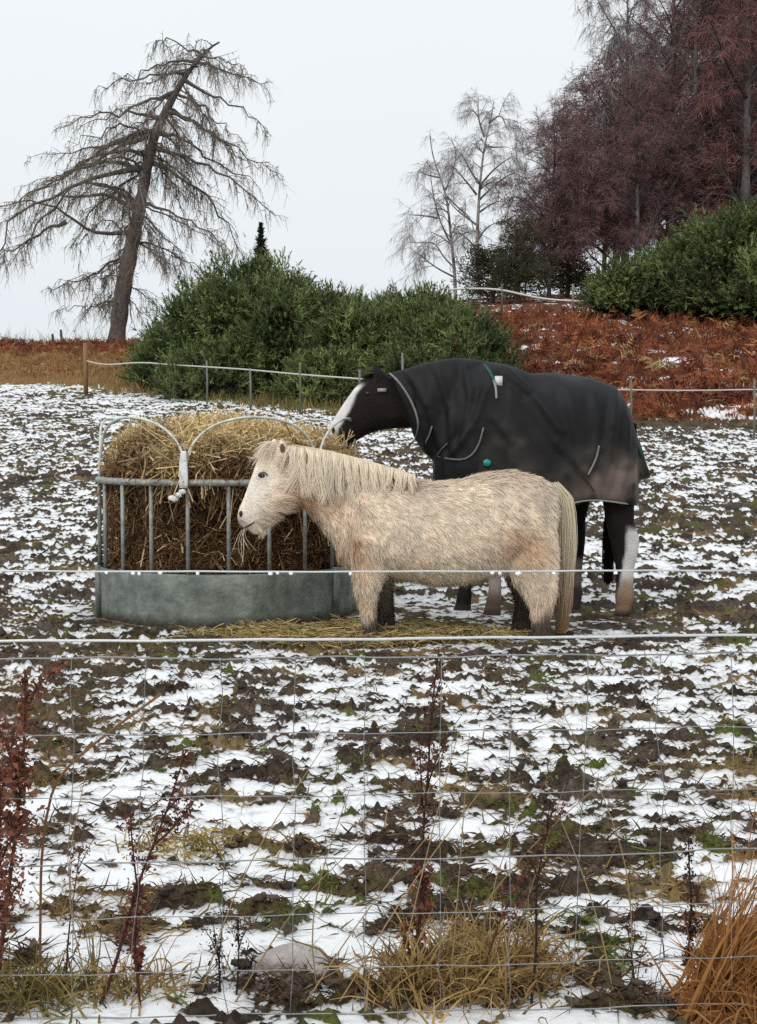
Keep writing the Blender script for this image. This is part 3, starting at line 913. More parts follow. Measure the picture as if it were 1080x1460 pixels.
        mb = MB(); blob(mb, c + np.array([0.0, s_ * 0.001, 0.0]), (0.013, 0.012, 0.021), (0.03, 0.022, 0.02), 2, 0.15, 1, 2)
        mb.build('nostril', M_PLAIN, body)
    mb = MB()
    path = [on_face(x, y, -0.004) for x, y in ((341, 752), (348, 751), (355, 747.5), (361, 743.5))]
    tube1(mb, smooth_path(path, 12), np.interp(np.linspace(0, 1, 12), [0, .5, 1], [.003, .006, .0025]), 6, (0.04, 0.03, 0.028))
    mb.build('mouth', M_PLAIN, body)
    mb = MB()
    ic = on_face(401, 645, 0.001)
    blob(mb, ic, (0.015, 0.007, 0.036), (0.13, 0.07, 0.05), 4, 0.15, 2, 2)
    mb.build('inner_ear', M_SKIN, body)
    # wisps of hay hanging from the mouth
    mb = MB()
    h0 = on_face(347, 753, -0.01) + np.array([0, 0, 0.02])
    for i in range(7):
        a = rng.normal(0, 0.008, 3); l = rng.uniform(0.12, 0.30)
        tube1(mb, smooth_path([h0 + a * 0.4 + np.array([0.02, 0.02, 0]), h0 + a + np.array([-0.003, -0.008, -0.02]), h0 + a * 2.2 + np.array([rng.normal(-0.01, 0.012), -0.01, -l * 0.55]), h0 + a * 3 + np.array([rng.normal(-0.005, 0.04), -0.01, -l])], 7), 0.0022, 4, np.array([0.62, 0.55, 0.40]) * rng.uniform(0.7, 1.1))
    tag(mb.build('hay_wisp', M_HAY), 'pale wisps of hay dangling from the pony\'s mouth', 'hay')
    e.scale = (0.985, 1.0, 1.035)
    return e
build_pony()

# ---------------- horse in its rug
HY0 = 9.55
def build_horse():
    rng = np.random.default_rng(6)
    S = HY0; HD = 0.20
    torso = [((896, 600), (896, 690), .10), ((880, 572), (880, 708), .22), ((850, 556), (850, 708), .27), ((800, 548), (800, 722), .29), ((740, 542), (740, 735), .29), ((700, 536), (700, 735), .26), ((665, 545), (660, 722), .22), ((640, 580), (636, 690), .15)]
    neck = [((715, 538), (640, 690), .16), ((675, 527), (628, 660), .14), ((640, 526), (612, 640), .12), ((600, 533), (600, 628), .11, .06), ((568, 541), (590, 622), .10, .12)]
    head = [((572, 545), (592, 615), .085), ((548, 538), (580, 617), .11), ((527, 544), (566, 619), .115), ((513, 560), (550, 622), .105), ((498, 581), (534, 627), .085), ((484, 602), (521, 634), .075), ((476, 616), (513, 640), .07), ((474, 629), (507, 646), .055), ((482, 640), (503, 650), .03)]
    nh = [((845, 660), (905, 660), .12, .02), ((851, 700), (902, 700), .10), ((855, 725), (899, 722), .082), ((859, 750), (899, 748), .072), ((863, 770), (907, 772), .06), ((868, 790), (904, 795), .052), ((872, 812), (899, 814), .044), ((873, 838), (898, 838), .042), ((871, 853), (900, 855), .05), ((873, 866), (895, 866), .042), ((868, 880), (894, 880), .052)]
    fh = [((800, 660), (865, 660), .12, -.02), ((810, 700), (860, 700), .09), ((814, 725), (846, 722), .07), ((815, 750), (840, 748), .055), ((815, 775), (840, 777), .05), ((816, 800), (837, 803), .04), ((817, 835), (834, 835), .035), ((815, 855), (836, 857), .043), ((812, 868), (833, 868), .042), ((808, 882), (833, 882), .05)]
    nf = [((670, 660), (735, 660), .10, .02), ((682, 710), (728, 710), .085), ((689, 750), (722, 750), .065), ((692, 785), (717, 785), .05), ((693, 800), (716, 800), .048), ((694, 820), (713, 820), .038), ((694, 845), (713, 845), .038), ((691, 858), (714, 858), .046), ((689, 868), (712, 868), .044), ((684, 882), (713, 882), .054)]
    ff = [((640, 660), (705, 660), .10, -.02), ((648, 710), (692, 710), .08), ((652, 750), (685, 750), .062), ((655, 785), (680, 785), .05), ((656, 820), (675, 820), .038), ((656, 845), (675, 845), .038), ((653, 858), (676, 858), .046), ((651, 868), (674, 868), .044), ((646, 882), (675, 882), .054)]
    head = [((a[0] - 8 * k, a[1] - 3 * k), (b[0] - 8 * k, b[1] - 3 * k), w) for (a, b, w), k in zip(head, (0, 0.4, 0.8, 1, 1, 1, 1, 1, 1))]
    parts = [loft(torso, S, 0, 26), loft(neck, S), loft(head, S, HD, 22, 2.5)]
    for st, dy in ((nh, -.15), (fh, .15), (nf, -.14), (ff, .14)): parts.append(loft(st, S, dy, 16))
    for dy in (-.06, .06):
        parts.append(loft([((534, 546), (556, 544), .03), ((532, 536), (549, 535), .032), ((532, 528), (542, 528), .022), ((535, 521), (539, 521), .008)], S, dy + HD, 12))
    parts.append(loft([((540, 575), (585, 580), .06), ((540, 597), (580, 600), .12), ((545, 616), (572, 616), .07)], S, HD, 14))
    V, Q, T, N = fuse(parts, 0.016, 5)
    gp = P(770, 880, S)
    dz = gz(gp[0], S) - 0.02 - V[:, 2].min()
    V[:, 2] += dz
    px, py = pix(V - np.array([0, 0, dz]), S)
    n1 = vn3(V[:, 0] * 9, V[:, 1] * 9, V[:, 2] * 9, 3); n2 = vn3(V[:, 0] * 24, V[:, 1] * 24, V[:, 2] * 24, 5)
    C = np.tile(np.array([0.011, 0.008, 0.007]), (len(V), 1)) * (1 + 0.3 * n1[:, None])
    C = lerp(C, np.array([0.013, 0.008, 0.007]), (sstep(700, 500, px) * 0.7)[:, None])
    # blaze down the face, on the front of the head only
    ax = np.interp(py, [545, 562, 581, 602, 616, 630], [517, 504, 489, 475, 467, 465])
    blaze = sstep(15, 11, np.abs(px - ax - 2 + 1.5 * n2)) * sstep(0.062, 0.045, np.abs(V[:, 1] - S - HD) + 0.006 * n1 - 0.02) * sstep(548, 558, py) * sstep(640, 630, py) * (px < 530)
    C = lerp(C, np.array([0.66, 0.65, 0.64]), blaze[:, None])
    near = V[:, 1] < S
    # white socks, muddied low down
    def sock(cx0, cx1, top, nr, frac):
        return ((near if nr else ~near) & (px > cx0) & (px < cx1)) * sstep(top, top + 10, py + 6 * n1) * frac
    s1 = sock(855, 905, 752, True, 1.0) * sstep(0.0, 4, px - np.interp(py, [750, 790, 830, 880], [884, 882, 876, 862]) + 2 * n2)
    C = lerp(C, lerp(np.array([0.62, 0.60, 0.58]), np.array([0.24, 0.15, 0.095]), sstep(818, 850, py + 8 * n1)[:, None]), s1[:, None])
    s2 = sock(680, 725, 815, True, 0.85)
    C = lerp(C, lerp(np.array([0.42, 0.36, 0.32]), np.array([0.12, 0.085, 0.065]), sstep(830, 868, py + 10 * n1)[:, None]), s2[:, None])
    s3 = sock(800, 845, 795, False, 0.7)
    C = lerp(C, lerp(np.array([0.26, 0.19, 0.15]), np.array([0.06, 0.045, 0.04]), sstep(825, 850, py + 8 * n1)[:, None]), s3[:, None])
    C = lerp(C, np.array([0.035, 0.026, 0.02]), (sstep(866, 874, py) * 0.8)[:, None])
    e = empty('horse', (gp[0], S, gz(gp[0], S)), 'black horse with a white blaze wearing a dark turnout rug with neck cover', 'horse')
    mb = MB(); mb.add(V, Q, T, C)
    body = mb.build('body', M_SKIN, e)
    D = np.array([0, 0, dz])
    def surf(VV, x, y, nudge):
        t = P(x, y, S) + D
        k = ((VV[:, 0] - t[0]) ** 2 + (VV[:, 2] - t[2]) ** 2 + np.where(VV[:, 1] < (S + HD if (x < 560 and VV is V) else S + 0.1), 0, 9)).argmin()
        return np.array([t[0], VV[k, 1] - nudge, t[2]])
    for near_ in (True, False):
        c = surf(V, 525, 566, 0)
        if not near_: c[1] = 2 * (S + HD) - c[1]
        mb = MB(); blob(mb, c + np.array([0, 0.012 if near_ else -0.012, 0]), (0.022, 0.02, 0.018), (0.012, 0.009, 0.008), 1, 0, 1, 3)
        mb.build('eye', M_GLOSS, body)
        c = surf(V, 475, 619, 0)
        if not near_: c[1] = 2 * (S + HD) - c[1]
        mb = MB(); blob(mb, c, (0.013, 0.012, 0.022), (0.006, 0.005, 0.005), 2, 0.15, 1, 2)
        mb.build('nostril', M_PLAIN, body)
    # forelock
    n = 450
    base = np.array([P(540, 540, S)] * n) + D + np.array([0, HD, 0]) + np.stack([rng.uniform(-.06, .05, n), rng.uniform(-.06, .06, n), rng.uniform(0, .02, n)], 1)
    mb = MB(); strands(mb, base, np.stack([rng.normal(-0.6, 0.2, n), rng.normal(0, 0.3, n), rng.normal(-0.35, 0.2, n)], 1), rng.uniform(0.05, 0.11, n), np.full(n, .003), np.tile([0.012, 0.009, 0.008], (n, 1)), 6, 0.8, 0.2, rng)
    tag(mb.build('forelock', M_FUR, e), kind='stuff')
    # tail, mostly under the rug
    n = 1500; k = 9; s = np.linspace(0, 1, k)
    cl = smooth_path(np.array([P(x, y, S) for x, y in ((900, 610), (898, 660), (880, 715), (872, 760), (869, 800), (868, 838))]) + D, k)
    cl[:, 1] += np.linspace(0, 0.03, k)
    path = cl[None] + rng.normal(0, 1, (n, 1, 3)) * np.array([0.02, 0.03, 0.008]) * np.interp(s, [0, .4, 1], [.5, 1, .6])[None, :, None]
    path[:, :, 2] += (rng.random((n, 1)) ** 1.5 * 0.32 * s ** 2)
    V2, Q2 = ribbons(path, np.linspace(1, .4, k)[None, :] * .003 * np.ones((n, 1)), rng=rng)
    mb = MB(); mb.add(V2, Q2, None, rep(np.array([0.010, 0.008, 0.008]) * rng.uniform(.6, 1.4, (n, 1)), 2 * k))
    tag(mb.build('tail', M_FUR, e), kind='stuff')
    # ---- the rug: a hanging shell
    rt = [((617, 628), (619, 688), .10), ((628, 578), (630, 704), .20), ((655, 534), (656, 722), .26), ((695, 521), (696, 735), .295), ((735, 529), (736, 738), .315), ((757, 538), (760, 732), .325), ((792, 537), (792, 722), .335), ((838, 543), (838, 714), .34), ((866, 553), (868, 717), .325), ((885, 568), (891, 720), .27), ((898, 592), (904, 721), .19), ((907, 625), (909, 721), .10), ((911, 655), (912, 718), .045)]
    rn = [((725, 529), (648, 712), .21), ((685, 519), (628, 676), .185), ((650, 515), (613, 660), .165), ((615, 521), (603, 650), .15), ((583, 529), (598, 641), .135, .08), ((562, 534), (595, 634), .13, .11), ((556, 536), (594, 633), .125, .12)]
    fl = [((893, 585), (905, 690), .12), ((904, 620), (918, 690), .10), ((914, 645), (926, 688), .085), ((922, 668), (929, 684), .05)]
    RV, RQ, RT, RN = fuse([loft([(a, (b[0], b[1] + 7), w) for a, b, w in rt], S, 0, 56, 2.5, 9.0), loft(rn, S, 0, 30, 2.2), loft(fl, S, 0, 16)], 0.015, 4)
    RV[:, 2] += dz
    rx, ry = pix(RV - D, S)
    # folds and sag in the cloth
    fold = 0.014 * np.sin(rx * 0.085 + 0.02 * ry + 2.2 * vn3(RV[:, 0] * 2.5, RV[:, 1] * 2.5, RV[:, 2] * 2.5, 7)) * sstep(560, 680, ry) * (rx > 640)
    nfold = 0.018 * np.sin((rx * 0.9 + ry * 0.35) * 0.11 + 1.5 * vn3(RV[:, 0] * 3, RV[:, 1] * 3, RV[:, 2] * 3, 8)) * (rx < 720) * sstep(555, 600, rx) * sstep(520, 545, ry)
    def ridge(pts, sig, amp):
        """one crease along a polyline: a raised fold with a trough beside it"""
        out = np.zeros(len(rx))
        q = np.array(pts, float)
        for a, b in zip(q[:-1], q[1:]):
            ab = b - a; L2 = (ab ** 2).sum(); nrm = np.array([-ab[1], ab[0]]) / math.sqrt(L2)
            t = ((rx - a[0]) * ab[0] + (ry - a[1]) * ab[1]) / L2
            dd = (rx - a[0]) * nrm[0] + (ry - a[1]) * nrm[1]
            end = sstep(-0.15, 0.12, t) * sstep(1.15, 0.88, t)
            w = (np.exp(-(dd / sig) ** 2) - 0.7 * np.exp(-((dd - 1.9 * sig) / sig) ** 2)) * end
            out = np.where(np.abs(w) > np.abs(out), w, out)
        return out * amp
    cre = sum(ridge(*a) for a in (
        ([(715, 532), (755, 568), (792, 622)], 6, 0.030), ([(590, 545), (612, 590), (628, 645)], 5, 0.020), ([(622, 530), (640, 590), (645, 650)], 5, 0.022), ([(662, 524), (668, 580), (655, 640)], 5, 0.020),
        ([(690, 560), (672, 610), (640, 655)], 5, 0.024), ([(745, 575), (790, 640), (838, 690)], 6, 0.016), ([(872, 560), (862, 620), (848, 690)], 6, 0.024), ([(888, 600), (884, 660), (870, 712)], 5, 0.022),
        ([(838, 560), (842, 620), (838, 650)], 6, 0.014), ([(700, 600), (730, 640), (735, 690)], 6, 0.018), ([(800, 560), (815, 640), (822, 706)], 7, 0.016), ([(580, 535), (592, 560), (600, 600)], 4, 0.012)))
    RV = RV + RN * (fold * 0.6 + nfold * 0.4 + cre * 0.7 + 0.008 * vn3(RV[:, 0] * 7, RV[:, 1] * 7, RV[:, 2] * 7, 9))[:, None]
    # open underneath: drop the faces that look down at the hem
    hem = np.interp(rx, [616, 660, 700, 740, 790, 838, 912], [691, 725, 739, 742, 726, 718, 724])
    fn = np.cross(RV[RQ[:, 2]] - RV[RQ[:, 0]], RV[RQ[:, 3]] - RV[RQ[:, 1]]); fn = nz(fn)
    fc = RV[RQ].mean(1); fx, fy = pix(fc - D, S); hf = np.interp(fx, [616, 660, 700, 740, 790, 838, 912], [691, 725, 739, 742, 726, 718, 724])
    under = (np.abs((RN[RQ].mean(1))[:, 2] + 0.0) > 0.0) & (RN[RQ].mean(1)[:, 2] < -0.72) & (fy > hf - 14) & (fx > 640)
    RQk = RQ[~under]
    n1 = vn3(RV[:, 0] * 6, RV[:, 1] * 6, RV[:, 2] * 6, 11); n2 = vn3(RV[:, 0] * 17, RV[:, 1] * 17, RV[:, 2] * 17, 13)
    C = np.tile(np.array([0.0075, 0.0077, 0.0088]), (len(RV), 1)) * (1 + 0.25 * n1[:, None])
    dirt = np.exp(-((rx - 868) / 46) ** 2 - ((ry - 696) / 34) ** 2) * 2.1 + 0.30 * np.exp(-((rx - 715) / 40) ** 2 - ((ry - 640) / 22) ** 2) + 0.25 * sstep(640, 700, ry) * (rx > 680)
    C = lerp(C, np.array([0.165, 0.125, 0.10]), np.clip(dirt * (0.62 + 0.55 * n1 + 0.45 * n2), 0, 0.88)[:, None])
    C = lerp(C, np.array([0.020, 0.022, 0.027]), np.clip(0.6 * sstep(590, 545, ry) * sstep(740, 790, rx), 0, 1)[:, None])  # bluish sky sheen along the back, painted into the cloth colour
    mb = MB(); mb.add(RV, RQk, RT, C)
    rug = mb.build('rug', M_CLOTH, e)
    sol = rug.modifiers.new('thick', 'SOLIDIFY'); sol.thickness = 0.008; sol.offset = -1
    def line(name, pts, r, col, k=24, nudge=0.012, mat=M_PLAIN, flat=None):
        mb = MB(); tube1(mb, smooth_path([surf(RV, x, y, nudge) for x, y in pts], k), r, 6, col)
        return mb.build(name, mat, rug)
    line('neck_binding', ((556, 537), (566, 546), (577, 561), (588, 580), (595, 600), (597, 615), (593, 632)), 0.008, (0.19, 0.19, 0.18))
    line('chest_cord', ((615, 613), (611, 628), (604, 640), (612, 650), (625, 656), (645, 660), (662, 659), (674, 648), (681, 632), (685, 615)), 0.0065, (0.15, 0.15, 0.145))
    line('chest_strap', ((623, 653), (628, 645), (636, 637)), 0.005, (0.11, 0.11, 0.105))
    line('withers_binding', ((684, 521), (691, 528), (697, 540), (701, 552)), 0.009, (0.010, 0.10, 0.085))
    line('withers_strap', ((700, 550), (703, 562), (703, 575)), 0.008, (0.28, 0.28, 0.27))
    line('leg_strap', ((843, 640), (840, 655), (834, 668), (827, 680)), 0.007, (0.20, 0.19, 0.175))
    line('leg_strap', ((822, 682), (828, 690), (836, 702)), 0.006, (0.05, 0.045, 0.04))
    line('hem_binding', ((800, 722), (815, 717), (838, 715), (860, 717), (885, 721), (905, 723)), 0.006, (0.26, 0.26, 0.26), 30, 0.010)
    line('tail_flap_lining', ((905, 640), (911, 656), (918, 672), (914, 682)), 0.012, (0.012, 0.075, 0.055))
    c = surf(RV, 707, 550, 0.008); mb = MB(); box(mb, c, (0.05, 0.012, 0.062), (0.66, 0.66, 0.64), 0.05); mb.build('label_patch', M_PLAIN, rug)
    c = surf(RV, 690, 664, 0.012); mb = MB(); blob(mb, c, (0.028, 0.015, 0.026), (0.02, 0.24, 0.22), 3, 0.15, 2, 2); mb.build('buckle', M_GLOSS, rug)
    # small pale grey plate on the side of the head
    c = surf(V, 545, 561, 0.008); mb = MB(); box(mb, c, (0.062, 0.012, 0.024), (0.32, 0.32, 0.32), 0.0)
    hb = mb.build('cheek_plate', M_GALV, e)
    hb.rotation_euler = (0, 0, 0)
    # a hay stalk at the lips
    mb = MB(); a = surf(V, 497, 626, 0.02); tube1(mb, smooth_path([a, a + np.array([0.01, -0.02, -0.02]), a + np.array([0.03, -0.03, 0.03])], 6), 0.005, 5, (0.6, 0.52, 0.36))
    tag(mb.build('hay_stalk', M_HAY), 'single pale hay stalk at the black horse\'s lips', 'hay')
    return e
build_horse()

# ------------------------------------------------------------------ trees
def spine(start, d, ln, k, rng, droop=0.0, wob=0.12, upturn=0.0):
    """n curved paths at once"""
    n = len(start)
    s = np.linspace(0, 1, k)[None, :, None]
    d = nz(d)
    a = rng.normal(0, wob, (n, 1, 3)); b = rng.normal(0, wob, (n, 1, 3))
    p = start[:, None, :] + ln[:, None, None] * (d[:, None, :] * s + a * s ** 2 + b * np.sin(s * 5) * 0.3 * s)
    p[:, :, 2] += (-droop * s[:, :, 0] ** 2 + upturn * s[:, :, 0] ** 2) * ln[:, None]
    return p

def along(paths, rads, n, rng, lo=0.25, hi=1.0, wt=None):
    """n random points on a bundle of paths (m,k,3): position, tangent, radius, t"""
    m, k, _ = paths.shape
    if wt is None: wt = np.linalg.norm(np.diff(paths, axis=1), axis=2).sum(1)
    i = rng.choice(m, n, p=wt / wt.sum())
    t = rng.uniform(lo, hi, n); x = t * (k - 1.0001); j = x.astype(int); f = (x - j)[:, None]
    p = paths[i, j] * (1 - f) + paths[i, j + 1] * f
    T = nz(paths[i, j + 1] - paths[i, j])
    return p, T, (rads[i, j] * (1 - f[:, 0]) + rads[i, j + 1] * f[:, 0]), t, i

def rperp(T, rng):
    return nz(np.cross(T, rng.normal(size=T.shape)))

# ---------------- the old leaning larch on the crest
def build_larch():
    rng = np.random.default_rng(44)
    Y = 47.0
    def z(zx, zy): return P(zx / 2.571, 30 + zy / 2.571, Y)
    trunk = [(425, 1200, 66), (430, 1150, 62), (440, 1050, 59), (460, 920, 57), (480, 820, 54), (500, 720, 48), (515, 640, 40), (535, 540, 37), (560, 420, 36), (590, 350, 30), (625, 290, 25), (670, 210, 20), (720, 145, 15), (770, 95, 9), (805, 76, 6)]
    tp = np.array([np.append(z(a, b), w / 2.571 / FOC * Y / 2) for a, b, w in trunk])
    tp = smooth_path(tp, 46)
    base = tp[0, :3].copy(); base[2] = gz(base[0], base[1])
    tp[0, 2] = base[2] - 0.3
    tp[:, 1] += 0.25 * np.sin(np.linspace(0, 3, 46))
    e = empty('old_larch_tree', base, 'tall leaning bare larch with drooping twiggy branches on the left crest', 'tree')
    mb = MB(); tube1(mb, tp[:, :3], tp[:, 3] * (1 + 0.08 * np.sin(np.arange(46) * 1.7)), 14, (0.115, 0.092, 0.08))
    mb.build('trunk', M_BARK, e)
    left = [[(480, 780), (400, 785), (320, 775), (240, 710), (180, 665), (60, 690), (-20, 740)], [(320, 780), (295, 805), (255, 828)], [(245, 735), (160, 775), (90, 830), (20, 920), (-20, 990)],
            [(430, 930), (370, 938), (305, 948)], [(450, 845), (360, 890), (270, 950), (140, 965)], [(420, 1015), (330, 1045), (210, 1068)],
            [(520, 530), (430, 545), (300, 600), (150, 690), (60, 850), (30, 1000)], [(560, 400), (480, 430), (350, 490), (200, 540), (40, 555)], [(570, 390), (450, 410), (300, 480), (150, 580), (0, 650)],
            [(600, 350), (500, 340), (400, 350), (300, 390), (220, 450)], [(640, 240), (560, 270), (450, 310), (350, 350), (280, 395)], [(680, 180), (600, 190), (480, 230), (370, 290)],
            [(715, 140), (620, 130), (520, 170), (390, 215)], [(740, 110), (690, 90), (600, 65), (545, 125)], [(500, 690), (420, 600), (330, 590), (200, 640), (90, 760)], [(530, 560), (420, 500), (280, 520), (120, 600), (-30, 680)],
            [(545, 480), (430, 470), (330, 520), (230, 560), (130, 660)], [(505, 700), (400, 640), (250, 640), (120, 720), (0, 900)], [(560, 420), (470, 370), (380, 420), (270, 470)], [(440, 960), (400, 1000), (390, 1060)]]
    right = [[(730, 150), (790, 170), (880, 200), (995, 228)], [(700, 225), (760, 270), (850, 300), (930, 350), (1000, 440)], [(620, 345), (720, 380), (830, 450), (920, 510), (1040, 590)],
             [(580, 470), (700, 510), (830, 560), (930, 650), (1040, 745)], [(570, 510), (660, 550), (760, 630), (830, 740), (890, 860)], [(535, 690), (600, 760), (660, 860), (690, 935)],
             [(510, 800), (600, 820), (700, 880), (760, 925)], [(470, 965), (530, 1000), (590, 1060)], [(590, 400), (680, 430), (760, 480), (860, 540), (950, 590)], [(660, 250), (740, 300), (800, 380), (880, 450)],
             [(540, 660), (640, 690), (760, 760), (850, 870)], [(745, 110), (840, 150), (905, 195)], [(460, 980), (500, 1050), (545, 1075)], [(600, 330), (650, 440), (690, 560), (700, 640)], [(770, 95), (745, 68), (722, 74)]]
    K = 14
    P1, R1 = [], []
    for grp in (left, right):
        for b in grp:
            q = np.array([z(*p) for p in b])
            ln = np.linalg.norm(np.diff(q, axis=0), axis=1).sum()
            dep = rng.uniform(-0.45, 0.45) * ln
            q = smooth_path(q, K, 1)
            nr = tp[np.argmin(np.linalg.norm(tp[:, [0, 2]] - q[0, [0, 2]], axis=1)), :3]
            if np.linalg.norm(nr - q[0]) < 0.75: q = q + (nr - q[0]) * np.linspace(1, 0, K)[:, None] ** 1.5
            q[1:] += rng.normal(0, 0.035, (K - 1, 3)) * np.linspace(0.4, 1.4, K - 1)[:, None] * min(ln, 2.0)
            q[:, 1] += dep * np.linspace(0, 1, K) ** 1.2
            P1.append(q); R1.append(np.linspace(max(0.018, 0.020 * ln ** 0.7), 0.007, K) * (1 + 0.9 * np.exp(-np.arange(K) / 1.5)))
            # a sister limb turned towards or away from the viewer
            if ln > 1.6:
                for sg in (-1, 1):
                    a = rng.uniform(0.7, 1.35) * sg
                    d = q - q[0]
                    c, s_ = math.cos(a), math.sin(a)
                    d = np.stack([d[:, 0] * c - d[:, 1] * s_, d[:, 0] * s_ + d[:, 1] * c, d[:, 2]], 1) * rng.uniform(0.55, 0.85)
                    sh = tp[np.argmin(np.linalg.norm(tp[:, :3] - q[0], axis=1)), :3]
                    P1.append(sh + d + np.array([0, 0, rng.uniform(-0.25, 0.25)])); R1.append(np.linspace(max(0.012, 0.013 * ln ** 0.7), 0.006, K))
    P1 = np.array(P1); R1 = np.array(R1)
    bark = np.array([0.125, 0.105, 0.092])
    mb = MB(); V, Q = tubes(P1, R1, 6); mb.add(V, Q, None, bark * 0.9)
    # side branches sweep out and hang
    n = 1500
    p, T, r, t, _ = along(P1, R1, n, rng, 0.15, 1.0)
    d = T * 0.5 + rperp(T, rng) * 0.6 + np.array([0, 0, -0.25])
    P2 = spine(p, d, rng.uniform(0.3, 0.95, n) * (1.1 - 0.5 * t), 6, rng, 0.35, 0.14)
    R2 = np.linspace(1, 0.35, 6)[None, :] * np.minimum(r * 0.7, 0.013)[:, None]
    V, Q = tubes(P2, R2, 3); mb.add(V, Q, None, bark * 0.95)
    mb.build('branches', M_TWIG, e)
    # fine hanging twigs with knobbly spurs
    mb = MB()
    n = 12000
    allp = np.concatenate([P2.reshape(len(P2), 6, 3), np.stack([resample(q, 6) for q in P1])]); allr = np.concatenate([R2, np.full((len(P1), 6), 0.012)])
    p, T, r, t, _ = along(allp, allr, n, rng, 0.1, 1.0)
    d = T * 0.35 + rperp(T, rng) * 0.35 + np.array([0, 0, -0.75])
    P3 = spine(p, d, rng.uniform(0.10, 0.48, n), 4, rng, 0.25, 0.22)
    V, Q = ribbons(P3, np.linspace(1, 0.45, 4)[None, :] * rng.uniform(0.004, 0.0085, n)[:, None], rng=rng)
    lich = (0.25 + 0.75 * sstep(base[0] + 0.9, base[0] - 0.4, p[:, 0])[:, None]) * rng.random((n, 1))
    C = lerp(np.array([0.17, 0.145, 0.125]), np.array([0.22, 0.185, 0.105]), lich) * rng.uniform(0.7, 1.3, (n, 1))
    mb.add(V, Q, None, rep(C, 8))
    n = 9000
    p, T, r, t, _ = along(allp, allr, n, rng, 0.1, 1.0)
    d = T * 0.3 + rperp(T, rng)
    P3 = spine(p, d, rng.uniform(0.05, 0.16, n), 3, rng, 0.1, 0.3)
    V, Q = ribbons(P3, np.array([1, 0.9, 0.4])[None, :] * rng.uniform(0.006, 0.012, n)[:, None], rng=rng)
    lich = (sstep(base[0] + 1.2, base[0] + 0.2, p[:, 0]) * sstep(2.5, 4.5, p[:, 2] - base[2]))[:, None] * rng.random((n, 1))
    C = lerp(np.array([0.15, 0.125, 0.105]), np.array([0.26, 0.20, 0.085]), lich) * rng.uniform(0.7, 1.3, (n, 1))
    mb.add(V, Q, None, rep(C, 6))
    tag(mb.build('twigs', M_TWIG, e), kind='stuff')
build_larch()

# ---------------- birches
def birch_crown(e, limbs, radii, rng, n2, n3, n4, c_twig, droop=0.5, l2=(0.5, 1.6), l3=(0.3, 0.9), l4=(0.25, 0.7), w4=0.007, c_bark=(0.16, 0.15, 0.145), name_trunk='trunk', lo2=0.3, dim=1.0, lb=0.6):
    """limbs: list of (k,3) paths already in place (first is the trunk)"""
    K = 12
    P1 = np.array([resample(q, K) for q in limbs]); R1 = np.array([resample(np.stack([r, r, r], 1), K)[:, 0] if len(r) != K else r for r in radii])
    tr = smooth_path(limbs[0], 30)
    mb = MB()
    cc = np.array(c_bark)
    rr = np.interp(np.linspace(0, 1, 30), np.linspace(0, 1, len(radii[0])), radii[0])
    nb = rng.random(30)[:, None]
    tcol = np.repeat(np.where(nb < 0.35, cc * 0.45, cc * 1.25), 10, 0)
    tcol = np.concatenate([tcol, tcol[:1], tcol[-1:]])
    tube1(mb, tr, rr, 10, tcol * dim)
    mb.build(name_trunk, M_BARK, e)
    mb = MB()
    if len(P1) > 1:
        V, Q = tubes(P1[1:], R1[1:], 6); mb.add(V, Q, None, cc * lb)
    p, T, r, t, _ = along(P1, R1, n2, rng, lo2, 1.0)
    d = T * 0.55 + rperp(T, rng) * 0.75 + np.array([0, 0, 0.25])
    P2 = spine(p, d, rng.uniform(*l2, n2) * (1.15 - 0.6 * t), 8, rng, droop * 0.5, 0.12)
    R2 = np.linspace(1, 0.3, 8)[None, :] * np.clip(r * 0.55, 0.008, 0.05)[:, None]
    V, Q = tubes(P2, R2, 4); mb.add(V, Q, None, cc * 0.5)
    p, T, r, t, _ = along(P2, R2, n3, rng, 0.2, 1.0)
    d = T * 0.6 + rperp(T, rng) * 0.7 + np.array([0, 0, -0.05])
    P3 = spine(p, d, rng.uniform(*l3, n3), 6, rng, droop, 0.15)
    R3 = np.linspace(1, 0.4, 6)[None, :] * np.clip(r * 0.6, 0.006, 0.02)[:, None]
    V, Q = tubes(P3, R3, 3); mb.add(V, Q, None, lerp(cc * 0.5, np.array(c_twig), 0.5))
    mb.build('branches', M_TWIG, e)
    mb = MB()
    p, T, r, t, _ = along(P3, R3, n4, rng, 0.1, 1.0)
    d = T * 0.55 + rperp(T, rng) * 0.6 + np.array([0, 0, -0.35 * droop * 2])
    P4 = spine(p, d, rng.uniform(*l4, n4), 4, rng, droop, 0.2)
    V, Q = ribbons(P4, np.linspace(1, 0.4, 4)[None, :] * (w4 * rng.uniform(0.6, 1.4, n4))[:, None], rng=rng)
    mb.add(V, Q, None, rep(np.array(c_twig) * rng.uniform(0.65, 1.4, (n4, 1)), 8))
    tag(mb.build('twigs', M_TWIG, e), kind='stuff')

